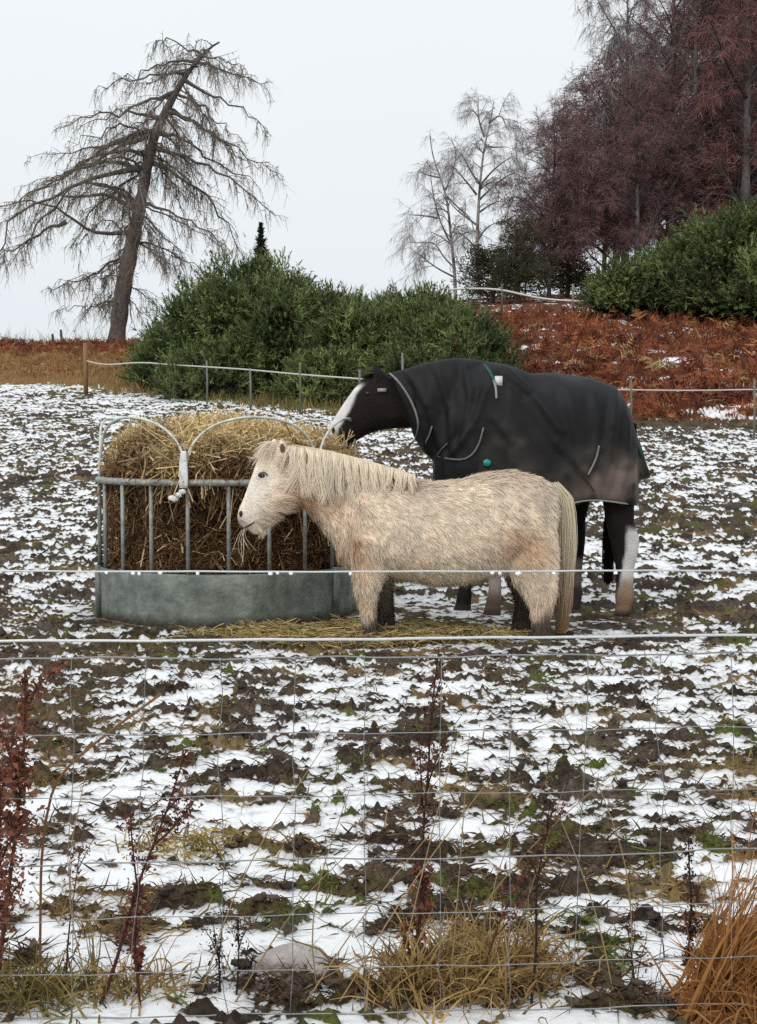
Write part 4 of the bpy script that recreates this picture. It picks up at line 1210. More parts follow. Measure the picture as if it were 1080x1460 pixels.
def traced_birch(label, Y, pts_list, r0, seed, ntw):
    rng = np.random.default_rng(seed)
    def z(a, b): return P(560 + a / 4.5, 120 + b / 4.5, Y)
    limbs, radii = [], []
    for i, pl in enumerate(pts_list):
        q = np.array([z(*p) for p in pl])
        if i == 0:
            q[0, 2] = gz(q[0, 0], Y) - 0.2
            base = q[0].copy(); base[2] += 0.2
        dep = rng.uniform(-0.5, 0.5) * np.linalg.norm(q[-1] - q[0])
        if i: q[:, 1] += np.linspace(0, dep, len(q))
        q = smooth_path(q, 12)
        limbs.append(q); radii.append(np.linspace(r0 if i == 0 else r0 * 0.5, 0.018 if i == 0 else 0.012, 12))
    e = empty('bare_birch_tree', base, label, 'tree', 'pale birches on the skyline')
    birch_crown(e, limbs, radii, rng, 60, 300, ntw, (0.36, 0.34, 0.34), 0.4, (0.5, 1.3), (0.3, 0.75), (0.15, 0.4), 0.005, (0.26, 0.24, 0.23))
traced_birch('slender bare birch with a leaning forked stem, left of the skyline pair', 58.0,
             [[(405, 1330), (400, 1200), (375, 1000), (355, 750), (310, 600), (255, 470), (240, 330)], [(375, 1030), (290, 860), (245, 660), (235, 540)], [(400, 1180), (330, 1110), (270, 1000), (200, 1010), (100, 1000)],
              [(340, 680), (390, 560), (415, 420), (380, 360)], [(290, 860), (210, 850), (100, 850)], [(310, 600), (240, 590), (160, 560)], [(400, 1240), (280, 1180), (180, 1100), (110, 1050)], [(350, 720), (420, 800), (500, 870), (520, 980)]], 0.085, 3, 4200)
traced_birch('taller straight bare birch with a white lower trunk, right of the skyline pair', 57.0,
             [[(560, 1330), (545, 1150), (540, 1050), (550, 800), (560, 650), (585, 400), (640, 200), (650, 110)], [(590, 340), (548, 220), (550, 80)], [(535, 900), (480, 850), (410, 790), (350, 700)], [(540, 710), (480, 640), (420, 580), (380, 540)],
              [(535, 1050), (470, 980), (420, 940)], [(555, 640), (500, 560), (440, 450)], [(560, 820), (640, 760), (700, 740)], [(555, 660), (620, 580), (690, 520), (760, 480)], [(590, 400), (660, 400), (740, 390)], [(545, 1000), (600, 920), (680, 880)], [(620, 250), (700, 180), (740, 280)], [(560, 740), (660, 640), (780, 560), (830, 600)]], 0.10, 4, 6500)

PURP = (0.165, 0.086, 0.088); RED = (0.190, 0.086, 0.081); GREY = (0.20, 0.175, 0.17)
def wood_birch(seed, h, c_twig, spread, ntw, forks=5, w4=0.008, droop=0.5, n3=900, l4=(0.12, 0.36)):
    """a birch in its own coordinates, base at the origin"""
    rng = np.random.default_rng(seed)
    e = empty('wood_birch_tree', (0, 0, 0), 'x', 'tree', 'birches of the purple winter wood')
    k = 12; s = np.linspace(0, 1, k)
    tr = np.stack([0.25 * np.sin(s * 3 + seed) * s, 0.25 * np.sin(s * 2.4 + seed * 2) * s, s * h * 0.97], 1); tr[0, 2] = -0.5
    limbs = [tr]; radii = [np.linspace(0.0125 * h, 0.02, k)]
    for i in range(forks * 3):
        t0 = rng.uniform(0.18, 0.8); j = t0 * (k - 1); a = tr[int(j)] * (1 - j % 1) + tr[min(int(j) + 1, k - 1)] * (j % 1)
        az = rng.uniform(0, 2 * np.pi); el = rng.uniform(0.55, 1.1)
        ln = spread * (1.2 - 0.75 * t0) * rng.uniform(0.7, 1.2) / math.cos(el) * 0.6
        d = np.array([math.cos(az) * math.cos(el), math.sin(az) * math.cos(el), math.sin(el)])
        q = spine(a[None], d[None], np.array([ln]), k, rng, 0.12, 0.12)[0]
        q[:, 2] = np.minimum(q[:, 2], h * 1.02)
        limbs.append(q); radii.append(np.linspace(0.008 * h * (1.1 - t0), 0.014, k))
    birch_crown(e, limbs, radii, rng, 200, n3, ntw, c_twig, droop, (0.7, 1.9), (0.35, 1.0), l4, w4, (0.22, 0.20, 0.19), lo2=0.18, dim=1.0 if c_twig == GREY else 0.45, lb=0.25)
    return e

protos = {'dome': wood_birch(11, 8.0, PURP, 2.7, 22000, 7, 0.0075, 0.12, 1300), 'purple': wood_birch(12, 15.0, PURP, 4.2, 24000, 7, 0.0085, 0.2, 1500), 'grey': wood_birch(13, 15.5, GREY, 4.2, 12000, 6, 0.0075, 0.5, 1000, (0.2, 0.6)), 'red': wood_birch(14, 15.0, RED, 4.0, 24000, 7, 0.0085, 0.15, 1500)}
WOOD = [  # kind, px of the foot, depth, height scale, turn, label
    ('dome', 782, 52, 0.86, 0.3, 'rounded purple-twigged birch at the near left edge of the wood'),
    ('dome', 858, 55, 1.05, 2.1, 'bushy purple birch just right of the rounded edge tree'),
    ('dome', 748, 58, 0.52, 1.2, 'low purple birch at the left foot of the wood'),
    ('grey', 955, 55, 1.02, 0.9, 'tall grey birch with white trunk patches in the middle of the wood'),
    ('grey', 888, 62, 0.97, 4.0, 'grey birch with drooping pale twigs at the upper left of the wood'),
    ('grey', 800, 66, 0.66, 2.6, 'smaller grey birch rising behind the rounded purple crown'),
    ('purple', 905, 50, 0.62, 1.9, 'short purple birch standing before the white trunk'),
    ('purple', 990, 52, 0.92, 3.3, 'purple birch left of the reddest crowns'),
    ('red', 1055, 50, 1.12, 0.4, 'tall reddish birch filling the top right corner'),
    ('red', 1025, 57, 1.02, 2.2, 'reddish birch behind the tall corner tree'),
    ('red', 1110, 54, 1.05, 5.1, 'red-twigged birch cut off by the right edge of the photo'),
    ('purple', 950, 64, 0.86, 5.0, 'dark purple birch deep behind the white trunk'),
    ('purple', 1075, 63, 0.95, 0.1, 'dark purple birch deep in the wood on the far right'),
    ('red', 1000, 60, 1.05, 3.9, 'reddish birch deep in the wood above the large gorse bush'),
    ('purple', 1040, 67, 1.15, 2.9, 'hindmost purple birch between the red crowns'),
    ('dome', 875, 61, 1.2, 4.4, 'broad purple crown deep behind the bushy birch'),
]
used = set()
for kind, px, Y, sc, rz, label in WOOD:
    o = protos[kind] if kind not in used else copy_tree(protos[kind])
    used.add(kind)
    x = (px - 540) / FOC * Y
    o.location = (x, Y, gz(x, Y)); o.rotation_euler = (0, 0, rz); o.scale = (sc, sc, sc)
    o['label'] = label

# the dark pine at the wood's edge
def build_pine(px, Y, h, seed, label):
    rng = np.random.default_rng(seed)
    x = (px - 540) / FOC * Y; b = np.array([x, Y, gz(x, Y)])
    e = empty('dark_pine_tree', b, label, 'tree')
    mb = MB(); tr = np.array([b + np.array([0, 0, -0.2]), b + np.array([0.1, 0, h * 0.4]), b + np.array([-0.05, 0, h])])
    tube1(mb, smooth_path(tr, 12), np.linspace(0.12, 0.03, 12), 8, (0.08, 0.06, 0.05)); mb.build('trunk', M_BARK, e)
    n = 90
    t = rng.uniform(0.08, 1, n); p = b + np.stack([0 * t, 0 * t, t * h], 1); az = rng.uniform(0, 2 * np.pi, n)
    P1 = spine(p, np.stack([np.cos(az), np.sin(az), rng.uniform(-0.1, 0.5, n)], 1), rng.uniform(0.6, 1.9, n) * (1.25 - 0.75 * t), 6, rng, 0.1, 0.12)
    R1 = np.linspace(1, 0.3, 6)[None] * np.full((n, 1), 0.022)
    mb = MB(); V, Q = tubes(P1, R1, 4); mb.add(V, Q, None, (0.07, 0.055, 0.045)); mb.build('branches', M_TWIG, e)
    m = 5500
    p, T, r, tt, _ = along(P1, R1, m, rng, 0.35, 1.0)
    p = p + rng.normal(0, 0.10, (m, 3)); d = T * 0.4 + rng.normal(size=(m, 3)) * 0.6 + np.array([0, 0, 0.25])
    P2 = spine(p, d, rng.uniform(0.08, 0.2, m), 3, rng, 0, 0.1)
    V, Q = ribbons(P2, np.array([0.8, 1, 0.2])[None] * rng.uniform(0.010, 0.02, (m, 1)), rng=rng)
    C = lerp(np.array([0.040, 0.042, 0.024]), np.array([0.105, 0.098, 0.045]), rng.random((m, 1)))
    mb = MB(); mb.add(V, Q, None, rep(C, 6)); tag(mb.build('needles', M_LEAF, e), kind='stuff')
build_pine(735, 50, 2.9, 8, 'scrubby dark pine at the foot of the rounded purple birch')
build_pine(806, 54, 1.7, 10, 'low dark scrub pine under the bushy purple birch')
build_pine(700, 52, 1.9, 9, 'small dark pine between the skyline birches and the wood')

# ------------------------------------------------------------------ gorse bushes
def build_gorse(name, label, lumps, nshoot, seed, tone=1.0, drop=36, group='gorse bushes'):
    """lumps: (px, py, Y, rx, ry, rz) ellipsoids; a bush of upright spiny shoots"""
    rng = np.random.default_rng(seed)
    cs = np.array([P(px, py + drop, Y) for px, py, Y, *_ in lumps]); rs = np.array([l[3:6] for l in lumps], float)
    b = cs.mean(0); b[2] = gz(b[0], b[1])
    e = empty(name, b, label, 'bush', group)
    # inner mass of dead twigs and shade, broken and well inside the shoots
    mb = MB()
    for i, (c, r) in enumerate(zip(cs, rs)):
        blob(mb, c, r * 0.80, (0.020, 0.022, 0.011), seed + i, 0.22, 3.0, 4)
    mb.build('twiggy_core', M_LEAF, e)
    # shoots grow in tufts: each tuft centre sends a spray of spiny shoots outwards and up
    nt_ = nshoot // 9
    wt = rs[:, 0] * rs[:, 2]; i = rng.choice(len(cs), nt_, p=wt / wt.sum())
    u = nz(rng.normal(size=(nt_, 3))); u[:, 1] = np.where(u[:, 1] > 0.35, -u[:, 1], u[:, 1]); u[:, 2] = np.where(u[:, 2] < -0.5, -u[:, 2], u[:, 2])
    lump = 1 + 0.34 * vn3(u[:, 0] * 2.6 + i, u[:, 1] * 2.6, u[:, 2] * 2.6, seed) + 0.16 * vn3(u[:, 0] * 6, u[:, 1] * 6 + i, u[:, 2] * 6, seed + 1)
    p = cs[i] + u * rs[i] * (lump * rng.uniform(0.78, 0.98, nt_))[:, None]
    q = np.min([np.linalg.norm((p - c) / r, axis=1) for c, r in zip(cs, rs)], axis=0)
    keep = (q > 0.72) & (p[:, 2] > ground_z(p[:, 0], p[:, 1]))
    p, u = p[keep], u[keep]
    td = nz(u * 0.8 + np.array([0, -0.1, 0.7]) + rng.normal(0, 0.25, u.shape))
    tl = rng.lognormal(0, 0.30, len(p)); tb = np.clip(rng.normal(0.48, 0.34, len(p)), 0, 1)
    m = 11
    p = np.repeat(p, m, 0); u = np.repeat(u, m, 0); td = np.repeat(td, m, 0); tl = np.repeat(tl, m); tb = np.repeat(tb, m); n = len(p)
    off = rng.normal(0, 1, (n, 3)) * 0.11
    p = p + off
    d = nz(td + off * 2.6 + rng.normal(0, 0.16, (n, 3)))
    ln = rng.uniform(0.15, 0.29, n) * tl
    k = 3
    mb = MB()
    cl = vn3(p[:, 0] * 1.8, p[:, 1] * 1.8, p[:, 2] * 1.8, seed + 5)[:, None]
    cb = lerp(np.array([0.050, 0.076, 0.027]), np.array([0.31, 0.37, 0.13]), np.clip(-0.02 + 0.75 * tb[:, None] + 0.40 * cl + rng.normal(0, 0.12, (n, 1)), 0, 1)) * tone
    dead = (rng.random((n, 1)) < 0.05)
    cb = np.where(dead, np.array([0.085, 0.06, 0.03]), cb)
    # stem
    P0 = spine(p, d, ln, k, rng, 0.05, 0.12)
    V, Q = ribbons(P0, np.array([1, 0.8, 0.2])[None] * rng.uniform(0.006, 0.011, (n, 1)), rng=rng); mb.add(V, Q, None, rep(cb * 0.8, 6))
    # spines all round each shoot: one triangle apiece
    for j in range(10):
        t = rng.uniform(0.1, 1.0, (n, 1))
        a = P0[:, 0] * (1 - t) + P0[:, 2] * t
        o = rperp(d, rng)
        l = (ln[:, None] * rng.uniform(0.22, 0.38, (n, 1)))
        tip = a + (o * 0.8 + d * 0.75) * l
        w = nz(np.cross(o, d + 0.1)) * rng.uniform(0.011, 0.019, (n, 1))
        V = np.stack([a - w, a + w, tip], 1).reshape(-1, 3)
        mb.add(V, None, np.arange(3 * n).reshape(-1, 3), rep(cb * rng.uniform(0.75, 1.25, (n, 1)), 3))
    tag(mb.build('spiny_shoots', M_LEAF, e), kind='stuff')
    return e
build_gorse('gorse_bush', 'tallest green gorse bush, on the left, behind the electric fence', [(255, 500, 33.5, 1.0, 1.1, 1.0), (300, 465, 33, 1.2, 1.3, 1.35), (365, 440, 32, 1.35, 1.4, 1.45), (415, 470, 31, 1.15, 1.2, 1.35), (330, 520, 31, 1.6, 1.3, 0.9), (225, 525, 34, 0.7, 0.9, 0.7)], 12000, 71)
build_gorse('gorse_bush', 'middle green gorse bush rising behind the black horse\'s head', [(470, 465, 31.5, 0.95, 1.2, 1.05), (520, 490, 30, 1.15, 1.2, 1.05), (470, 530, 29, 0.9, 1.0, 0.7), (550, 455, 32.5, 0.9, 1.1, 0.9)], 7500, 72, 0.95)
build_gorse('gorse_bush', 'dark gorse bush behind the rug-covered neck beside the bracken', [(610, 455, 30.5, 0.95, 1.1, 0.95), (640, 480, 29, 1.0, 1.2, 0.95), (680, 492, 28, 0.68, 1.0, 0.72), (590, 525, 27.5, 1.0, 0.9, 0.7), (655, 530, 27, 0.85, 0.9, 0.6)], 8500, 73, 0.82)
build_gorse('gorse_bush', 'large gorse bush at the right edge above the bracken', [(1055, 360, 35, 1.4, 1.4, 1.25), (985, 395, 36, 1.2, 1.3, 0.95), (1085, 410, 34, 1.0, 1.2, 0.8), (1030, 415, 35, 1.2, 1.0, 0.65)], 8500, 74, 0.9, 12)
build_gorse('gorse_bush', 'low spreading gorse bush left of the large one above the bracken', [(900, 412, 36.5, 0.95, 1.0, 0.62), (945, 405, 37, 0.8, 0.9, 0.8), (865, 422, 36.5, 0.5, 0.7, 0.4)], 4200, 75, 1.0, 8)

def build_spruce_tip():
    rng = np.random.default_rng(81); Y = 34.5
    b = P(374, 372, Y); top = P(372, 318, Y); b0 = np.array([b[0], Y, gz(b[0], Y)])
    e = empty('young_spruce', b0, 'dark narrow spruce top poking up behind the tallest gorse bush', 'tree')
    mb = MB(); tube1(mb, [b0, (b + b0) / 2, b, top], [0.05, 0.04, 0.03, 0.01], 7, (0.06, 0.05, 0.04)); mb.build('trunk', M_BARK, e)
    n = 1500; t = rng.random(n)
    p = b0 + (top - b0) * (0.55 + 0.45 * t[:, None]); az = rng.uniform(0, 2 * np.pi, n)
    wid = 0.30 * (1.02 - t) * (0.6 + 0.5 * (np.sin(t * 38) > 0)) + 0.05
    d = np.stack([np.cos(az), np.sin(az), rng.uniform(0.2, 0.7, n)], 1)
    P0 = spine(p, d, wid * rng.uniform(0.6, 1.2, n), 3, rng, 0, 0.1)
    V, Q = ribbons(P0, np.array([1, 1, .3])[None] * rng.uniform(0.012, 0.02, (n, 1)), rng=rng)
    mb = MB(); mb.add(V, Q, None, rep(lerp(np.array([.02, .034, .016]), np.array([.045, .06, .025]), rng.random((n, 1))), 6))
    tag(mb.build('needles', M_LEAF, e), kind='stuff')
build_spruce_tip()

# ------------------------------------------------------------------ dead bracken
def fronds(p, d, ln, cols, rng, mb, npin=7, wid=0.30):
    n = len(p)
    k = 5
    P0 = spine(p, d, ln, k, rng, 0.55, 0.16)
    V, Q = ribbons(P0, np.linspace(1, 0.4, k)[None] * np.full((n, 1), 0.007), rng=rng); mb.add(V, Q, None, rep(cols * 1.1, 2 * k))
    side = rperp(nz(P0[:, -1] - P0[:, 0]), rng)
    for j in range(npin):
        f = 0.25 + 0.72 * j / (npin - 1)
        x = f * (k - 1.001); i0 = int(x); fr = x - i0
        a = P0[:, i0] * (1 - fr) + P0[:, i0 + 1] * fr; T = nz(P0[:, i0 + 1] - P0[:, i0])
        for sg in (-1, 1):
            l = (ln * wid * (1.15 - f) * rng.uniform(0.6, 1.2, n))[:, None]
            tip = a + (side * sg * 0.9 + T * 0.45 + rng.normal(0, 0.25, (n, 3)) + np.array([0, 0, -0.25])) * l
            w = T * (l * 0.16)
            V = np.stack([a - w, a + w, tip], 1).reshape(-1, 3)
            mb.add(V, None, np.arange(3 * n).reshape(-1, 3), rep(cols * rng.uniform(0.7, 1.25, (n, 1)), 3))

def build_bracken(label, pxr, n, seed, band, lnr, seedcol, tan=0.0):
    rng = np.random.default_rng(seed)
    px = rng.uniform(*pxr, n)
    ey = np.interp(px, *T_EY); cy = np.interp(px, *T_CY)
    t = rng.uniform(band[0], band[1], n)
    Y = ey + (cy - ey) * t
    X = (px - 540) / FOC * Y
    keep = (~((bank_snow(X, Y) > 0.14) & (X > 0) & (rng.random(n) < 0.85))) & (vn2(X / 0.9, Y / 0.9, seed) + rng.normal(0, 0.25, n) > -0.30)
    X, Y, px, t = X[keep], Y[keep], px[keep], t[keep]; n = len(X)
    p = np.stack([X, Y, ground_z(X, Y) - 0.02], 1)
    az = rng.uniform(0, 2 * np.pi, n)
    d = np.stack([np.cos(az) * 0.75, np.sin(az) * 0.5 - 0.35, rng.uniform(0.35, 1.0, n)], 1)
    ln = rng.uniform(*lnr, n)
    tone = np.clip(0.5 + 0.6 * vn2(X / 1.4, Y / 1.4, seed + 3) + rng.normal(0, 0.22, n), 0, 1)[:, None]
    C = lerp(np.array([0.105, 0.034, 0.026]), np.array([0.38, 0.130, 0.058]), tone ** 1.3)
    if tan: C = lerp(C, np.array([0.36, 0.22, 0.10]), sstep(0.75, 0.35, t)[:, None] * tan)
    pale = rng.random((n, 1))
    C = np.where(pale < 0.06, np.array([0.40, 0.29, 0.13]), np.where(pale > 0.94, np.array([0.46, 0.20, 0.08]), C))
    mb = MB(); fronds(p, d, ln, C, rng, mb)
    tag(mb.build('dead_bracken', M_DRY), label, 'bracken', kind='stuff')
build_bracken('rust red dead bracken covering the right bank', (690, 1190), 5200, 91, (0.0, 1.0), (0.4, 0.85), 0)
build_bracken('rust brown dead bracken along the left crest', (-80, 260), 3600, 92, (0.12, 1.08), (0.3, 0.62), 0, 0.85)

def grass_blades(mb, X, Y, ln, cols, rng, w=0.004, lean=0.5, k=4, bias=(0, 0)):
    n = len(X)
    p = np.stack([X, Y, ground_z(X, Y) - 0.01], 1); az = rng.uniform(0, 2 * np.pi, n)
    d = np.stack([np.cos(az) * lean * rng.random(n) + bias[0], np.sin(az) * lean * rng.random(n) + bias[1], np.ones(n)], 1)
    Pp = spine(p, d, ln, k, rng, 0.35 * lean, 0.18)
    V, Q = ribbons(Pp, np.linspace(1, 0.15, k)[None] * (w * rng.uniform(0.6, 1.4, n))[:, None], rng=rng)
    mb.add(V, Q, None, rep(cols, 2 * k))

def build_edge_grass():
    rng = np.random.default_rng(95)
    n = 9000
    px = np.concatenate([rng.uniform(150, 720, 6000), rng.uniform(-60, 210, 3000)])
    ey = np.interp(px, *T_EY)
    Y = ey + np.concatenate([rng.uniform(-2.3, 0.6, 6000), rng.uniform(-0.3, 5.0, 3000)])
    X = (px - 540) / FOC * Y
    keep = vn2(X / 0.7, Y / 0.7, 5) > -0.15
    X, Y, px = X[keep], Y[keep], px[keep]; n = len(X)
    t = rng.random((n, 1))
    C = lerp(np.array([0.075, 0.085, 0.025]), np.array([0.33, 0.25, 0.10]), t)
    C = np.where((px < 205)[:, None], lerp(np.array([0.28, 0.16, 0.07]), np.array([0.42, 0.29, 0.13]), t), C)
    mb = MB(); grass_blades(mb, X, Y, rng.uniform(0.10, 0.32, n) * np.where(px < 205, 1.3, 1), C, rng, 0.009, 0.6)
    tag(mb.build('edge_grass', M_DRY), 'tan and olive rough grass along the far edge of the field', 'grass', kind='stuff')
build_edge_grass()

# ------------------------------------------------------------------ electric fences
def stake(e, px, top, Y, r, col, name='post', bury=0.1):
    b = P(px, top, Y); x = b[0]
    mb = MB(); g = gz(x, Y)
    tube1(mb, [np.array([x, Y, g - bury]), np.array([x + 0.01, Y, (g + b[2]) / 2]), b], r, 7, col)
    return mb.build(name, M_PLAIN, e)
def rope(e, pts, r, col, name='rope'):
    mb = MB(); tube1(mb, smooth_path([P(*p) for p in pts], 60, 3), r, 6, col)
    return mb.build(name, M_PLAIN, e)
def eY(px, off=-2.7): return float(np.interp(px, *T_EY)) + off
def build_electric_fences():
    pxs = [(122, 489), (242, 511), (295, 514), (357, 525), (428, 520), (513, 527), (574, 503)]
    b = P(122, 545, eY(122)); b[2] = gz(b[0], b[1])
    e = empty('electric_fence', b, 'pale rope electric fence on thin stakes along the gorse bushes', 'fence')
    for i, (x, t) in enumerate(pxs):
        if i == 0: stake(e, x, t, eY(x), 0.055, (0.22, 0.125, 0.055), 'wooden_post')
        else: stake(e, x, t, eY(x), 0.02, (0.10, 0.13, 0.09) if i % 3 == 1 else (0.16, 0.17, 0.16), 'stake')
    rope(e, [(122, 514, eY(122)), (150, 521, eY(150)), (200, 516, eY(200)), (242, 520, eY(242)), (295, 523, eY(295)), (357, 527, eY(357)), (428, 534, eY(428)), (513, 540, eY(513)), (574, 545, eY(574)), (640, 548, eY(640))], 0.016, (0.50, 0.50, 0.47))
    b = P(900, 590, eY(900)); b[2] = gz(b[0], b[1])
    e = empty('electric_fence', b, 'thin rope fence on short stakes in front of the right bracken bank', 'fence')
    stake(e, 900, 541, eY(900), 0.017, (0.11, 0.15, 0.09), 'stake'); stake(e, 1076, 541, eY(1076), 0.02, (0.14, 0.15, 0.13), 'stake')
    stake(e, 745, 541, eY(745), 0.017, (0.11, 0.15, 0.09), 'stake'); stake(e, 1250, 541, eY(1250), 0.02, (0.14, 0.15, 0.13), 'stake')
    rope(e, [(745, 552, eY(745)), (820, 554, eY(820)), (900, 556, eY(900)), (1000, 557, eY(1000)), (1076, 555, eY(1076)), (1250, 556, eY(1250))], 0.012, (0.52, 0.46, 0.43))
    b = P(716, 440, 41); b[2] = gz(b[0], b[1])
    e = empty('tape_fence', b, 'white tape fence on the rise in front of the birch wood', 'fence')
    stake(e, 640, 408, 43, 0.025, (0.14, 0.11, 0.09)); stake(e, 716, 405, 41, 0.025, (0.14, 0.11, 0.09)); stake(e, 817, 405, 39.5, 0.03, (0.22, 0.2, 0.18)); 
    rope(e, [(640, 413, 43), (680, 411, 42), (716, 413, 41), (745, 420, 40.5), (780, 427, 40), (817, 429, 39.5), (840, 430, 39.3)], 0.032, (0.55, 0.55, 0.53), 'tape')
    for i, (x, t, lab) in enumerate(((87, 470, 'taller dark stump of a fence post on the left crest'), (75, 476, 'short leaning fence post stump on the left crest'))):
        Y = 47.5; bb = P(x, t, Y); g = gz(bb[0], Y); mb = MB()
        tube1(mb, [np.array([bb[0] + 0.03, Y, g - 0.1]), np.array([bb[0] + 0.02, Y, (g + bb[2]) / 2]), bb], [0.05, 0.045, 0.04], 7, (0.075, 0.065, 0.06))
        tag(mb.build('fence_post', M_BARK), lab, 'post')
    rng = np.random.default_rng(12); n = 260
    px = rng.uniform(-20, 175, n); Y = 46 + rng.uniform(-0.6, 1.2, n); X = (px - 540) / FOC * Y
    mb = MB(); grass_blades(mb, X, Y, rng.uniform(0.3, 0.75, n), np.tile([0.10, 0.085, 0.07], (n, 1)) * rng.uniform(.7, 1.3, (n, 1)), rng, 0.008, 0.7)
    tag(mb.build('crest_weeds', M_DRY), 'thin dark dead weeds against the sky on the left crest', 'weeds', kind='stuff')
build_electric_fences()

# ------------------------------------------------------------------ stock fence close to the camera
NY = 2.78
def build_stock_fence():
    rng = np.random.default_rng(17)
    e = empty('stock_fence', (0, NY, gz(0, NY)), 'galvanised wire stock fence with square netting across the foreground', 'fence')
    W = np.array([0.31, 0.32, 0.32])
    xs = np.array([-900, -400, 0, 270, 540, 810, 1080, 1500, 2000], float)
    def wire(name, ys, r, col, wob=1.2, Y=NY):
        yy = np.array(ys, float)
        x = np.linspace(-900, 2000, 120); y = np.interp(x, xs, yy)
        k = np.exp(-0.5 * (np.arange(-6, 7) / 3.0) ** 2); k /= k.sum()
        y = np.convolve(np.pad(y, 6, mode='edge'), k, mode='valid') + wob * np.sin(x * 0.021 + rng.uniform(0, 6)) + 0.5 * wob * np.sin(x * 0.057 + rng.uniform(0, 6))
        path = [P(a, b, Y) for a, b in zip(x, y)]
        mb = MB(); tube1(mb, path, r, 6, col); mb.build(name, M_WIRE, e)
        return x, y
    wire('line_wire', [812, 813, 814, 815, 815, 814, 813, 812, 811], 0.0020, W * 1.7, 0.3)
    wire('line_wire', [918, 916, 914, 913, 911, 908, 905, 902, 900], 0.0030, W * 1.8, 0.5)
    rows = [([936, 937, 938, 939, 937, 934, 931, 930, 930], 0.0025), ([1052, 1051, 1050, 1046, 1045, 1040, 1036, 1036, 1036], 0.0016), ([1140, 1140, 1140, 1137, 1133, 1128, 1124, 1122, 1122], 0.0014),
            ([1238, 1238, 1236, 1228, 1224, 1221, 1209, 1206, 1206], 0.0022), ([1318, 1318, 1316, 1306, 1303, 1296, 1284, 1280, 1280], 0.0014), ([1395, 1394, 1392, 1385, 1380, 1372, 1362, 1360, 1360], 0.0014), ([1455, 1455, 1454, 1448, 1444, 1438, 1430, 1428, 1428], 0.0020)]
    curves = [wire('netting_wire', y, r * 0.72, W * 0.75, 1.3) for y, r in rows]
    # upright stay wires, knotted at each line and a little kinked
    for i, x0 in enumerate(range(-900, 2000, 105)):
        px = x0 + 58 + rng.normal(0, 5)
        pts = []
        drift = rng.normal(0, 9)
        for j, (cx, cy) in enumerate(curves):
            pts.append((px + drift * (j / 6) + rng.normal(0, 2.5), float(np.interp(px, cx, cy))))
        path = []
        for j in range(len(pts) - 1):
            a, b = pts[j], pts[j + 1]
            path.append(P(a[0], a[1], NY - 0.003)); path.append(P((a[0] + b[0]) / 2 + rng.normal(0, 2.0), (a[1] + b[1]) / 2, NY - 0.003))
        path.append(P(*pts[-1], NY - 0.003))
        mb = MB(); tube1(mb, path, 0.0009, 5, W * 0.6)
        st = mb.build('stay_wire', M_WIRE, e)
        mb = MB()
        for a in pts[:6]: blob(mb, P(a[0], a[1], NY - 0.002), (0.0034, 0.0034, 0.0034), W * 0.9, i, 0.1, 2, 1)
        tag(mb.build('knots', M_WIRE, st), kind='stuff')
    # frozen drops under the top wire
    for i, x in enumerate((152, 190, 199, 229, 282, 386, 396, 415, 500, 702, 713, 738, 741, 790, 836, 878)):
        mb = MB(); blob(mb, P(x, 816.6 + (i % 3) * 0.6, NY), (0.0036 + 0.001 * (i % 2), 0.0032, 0.0036), (0.85, 0.87, 0.88), i, 0.2, 2, 2)
        mb.build('ice_drop', M_PLAIN, e)
    for x in (-2.05, 2.75):
        mb = MB(); g = gz(x, NY + 0.06); tube1(mb, [np.array([x, NY + 0.06, g - 0.2]), np.array([x + .01, NY + 0.06, g + 0.6]), np.array([x, NY + 0.06, g + 1.2])], [0.06, 0.058, 0.055], 12, (0.20, 0.16, 0.12))
        mb.build('fence_post', M_BARK, e)
build_stock_fence()

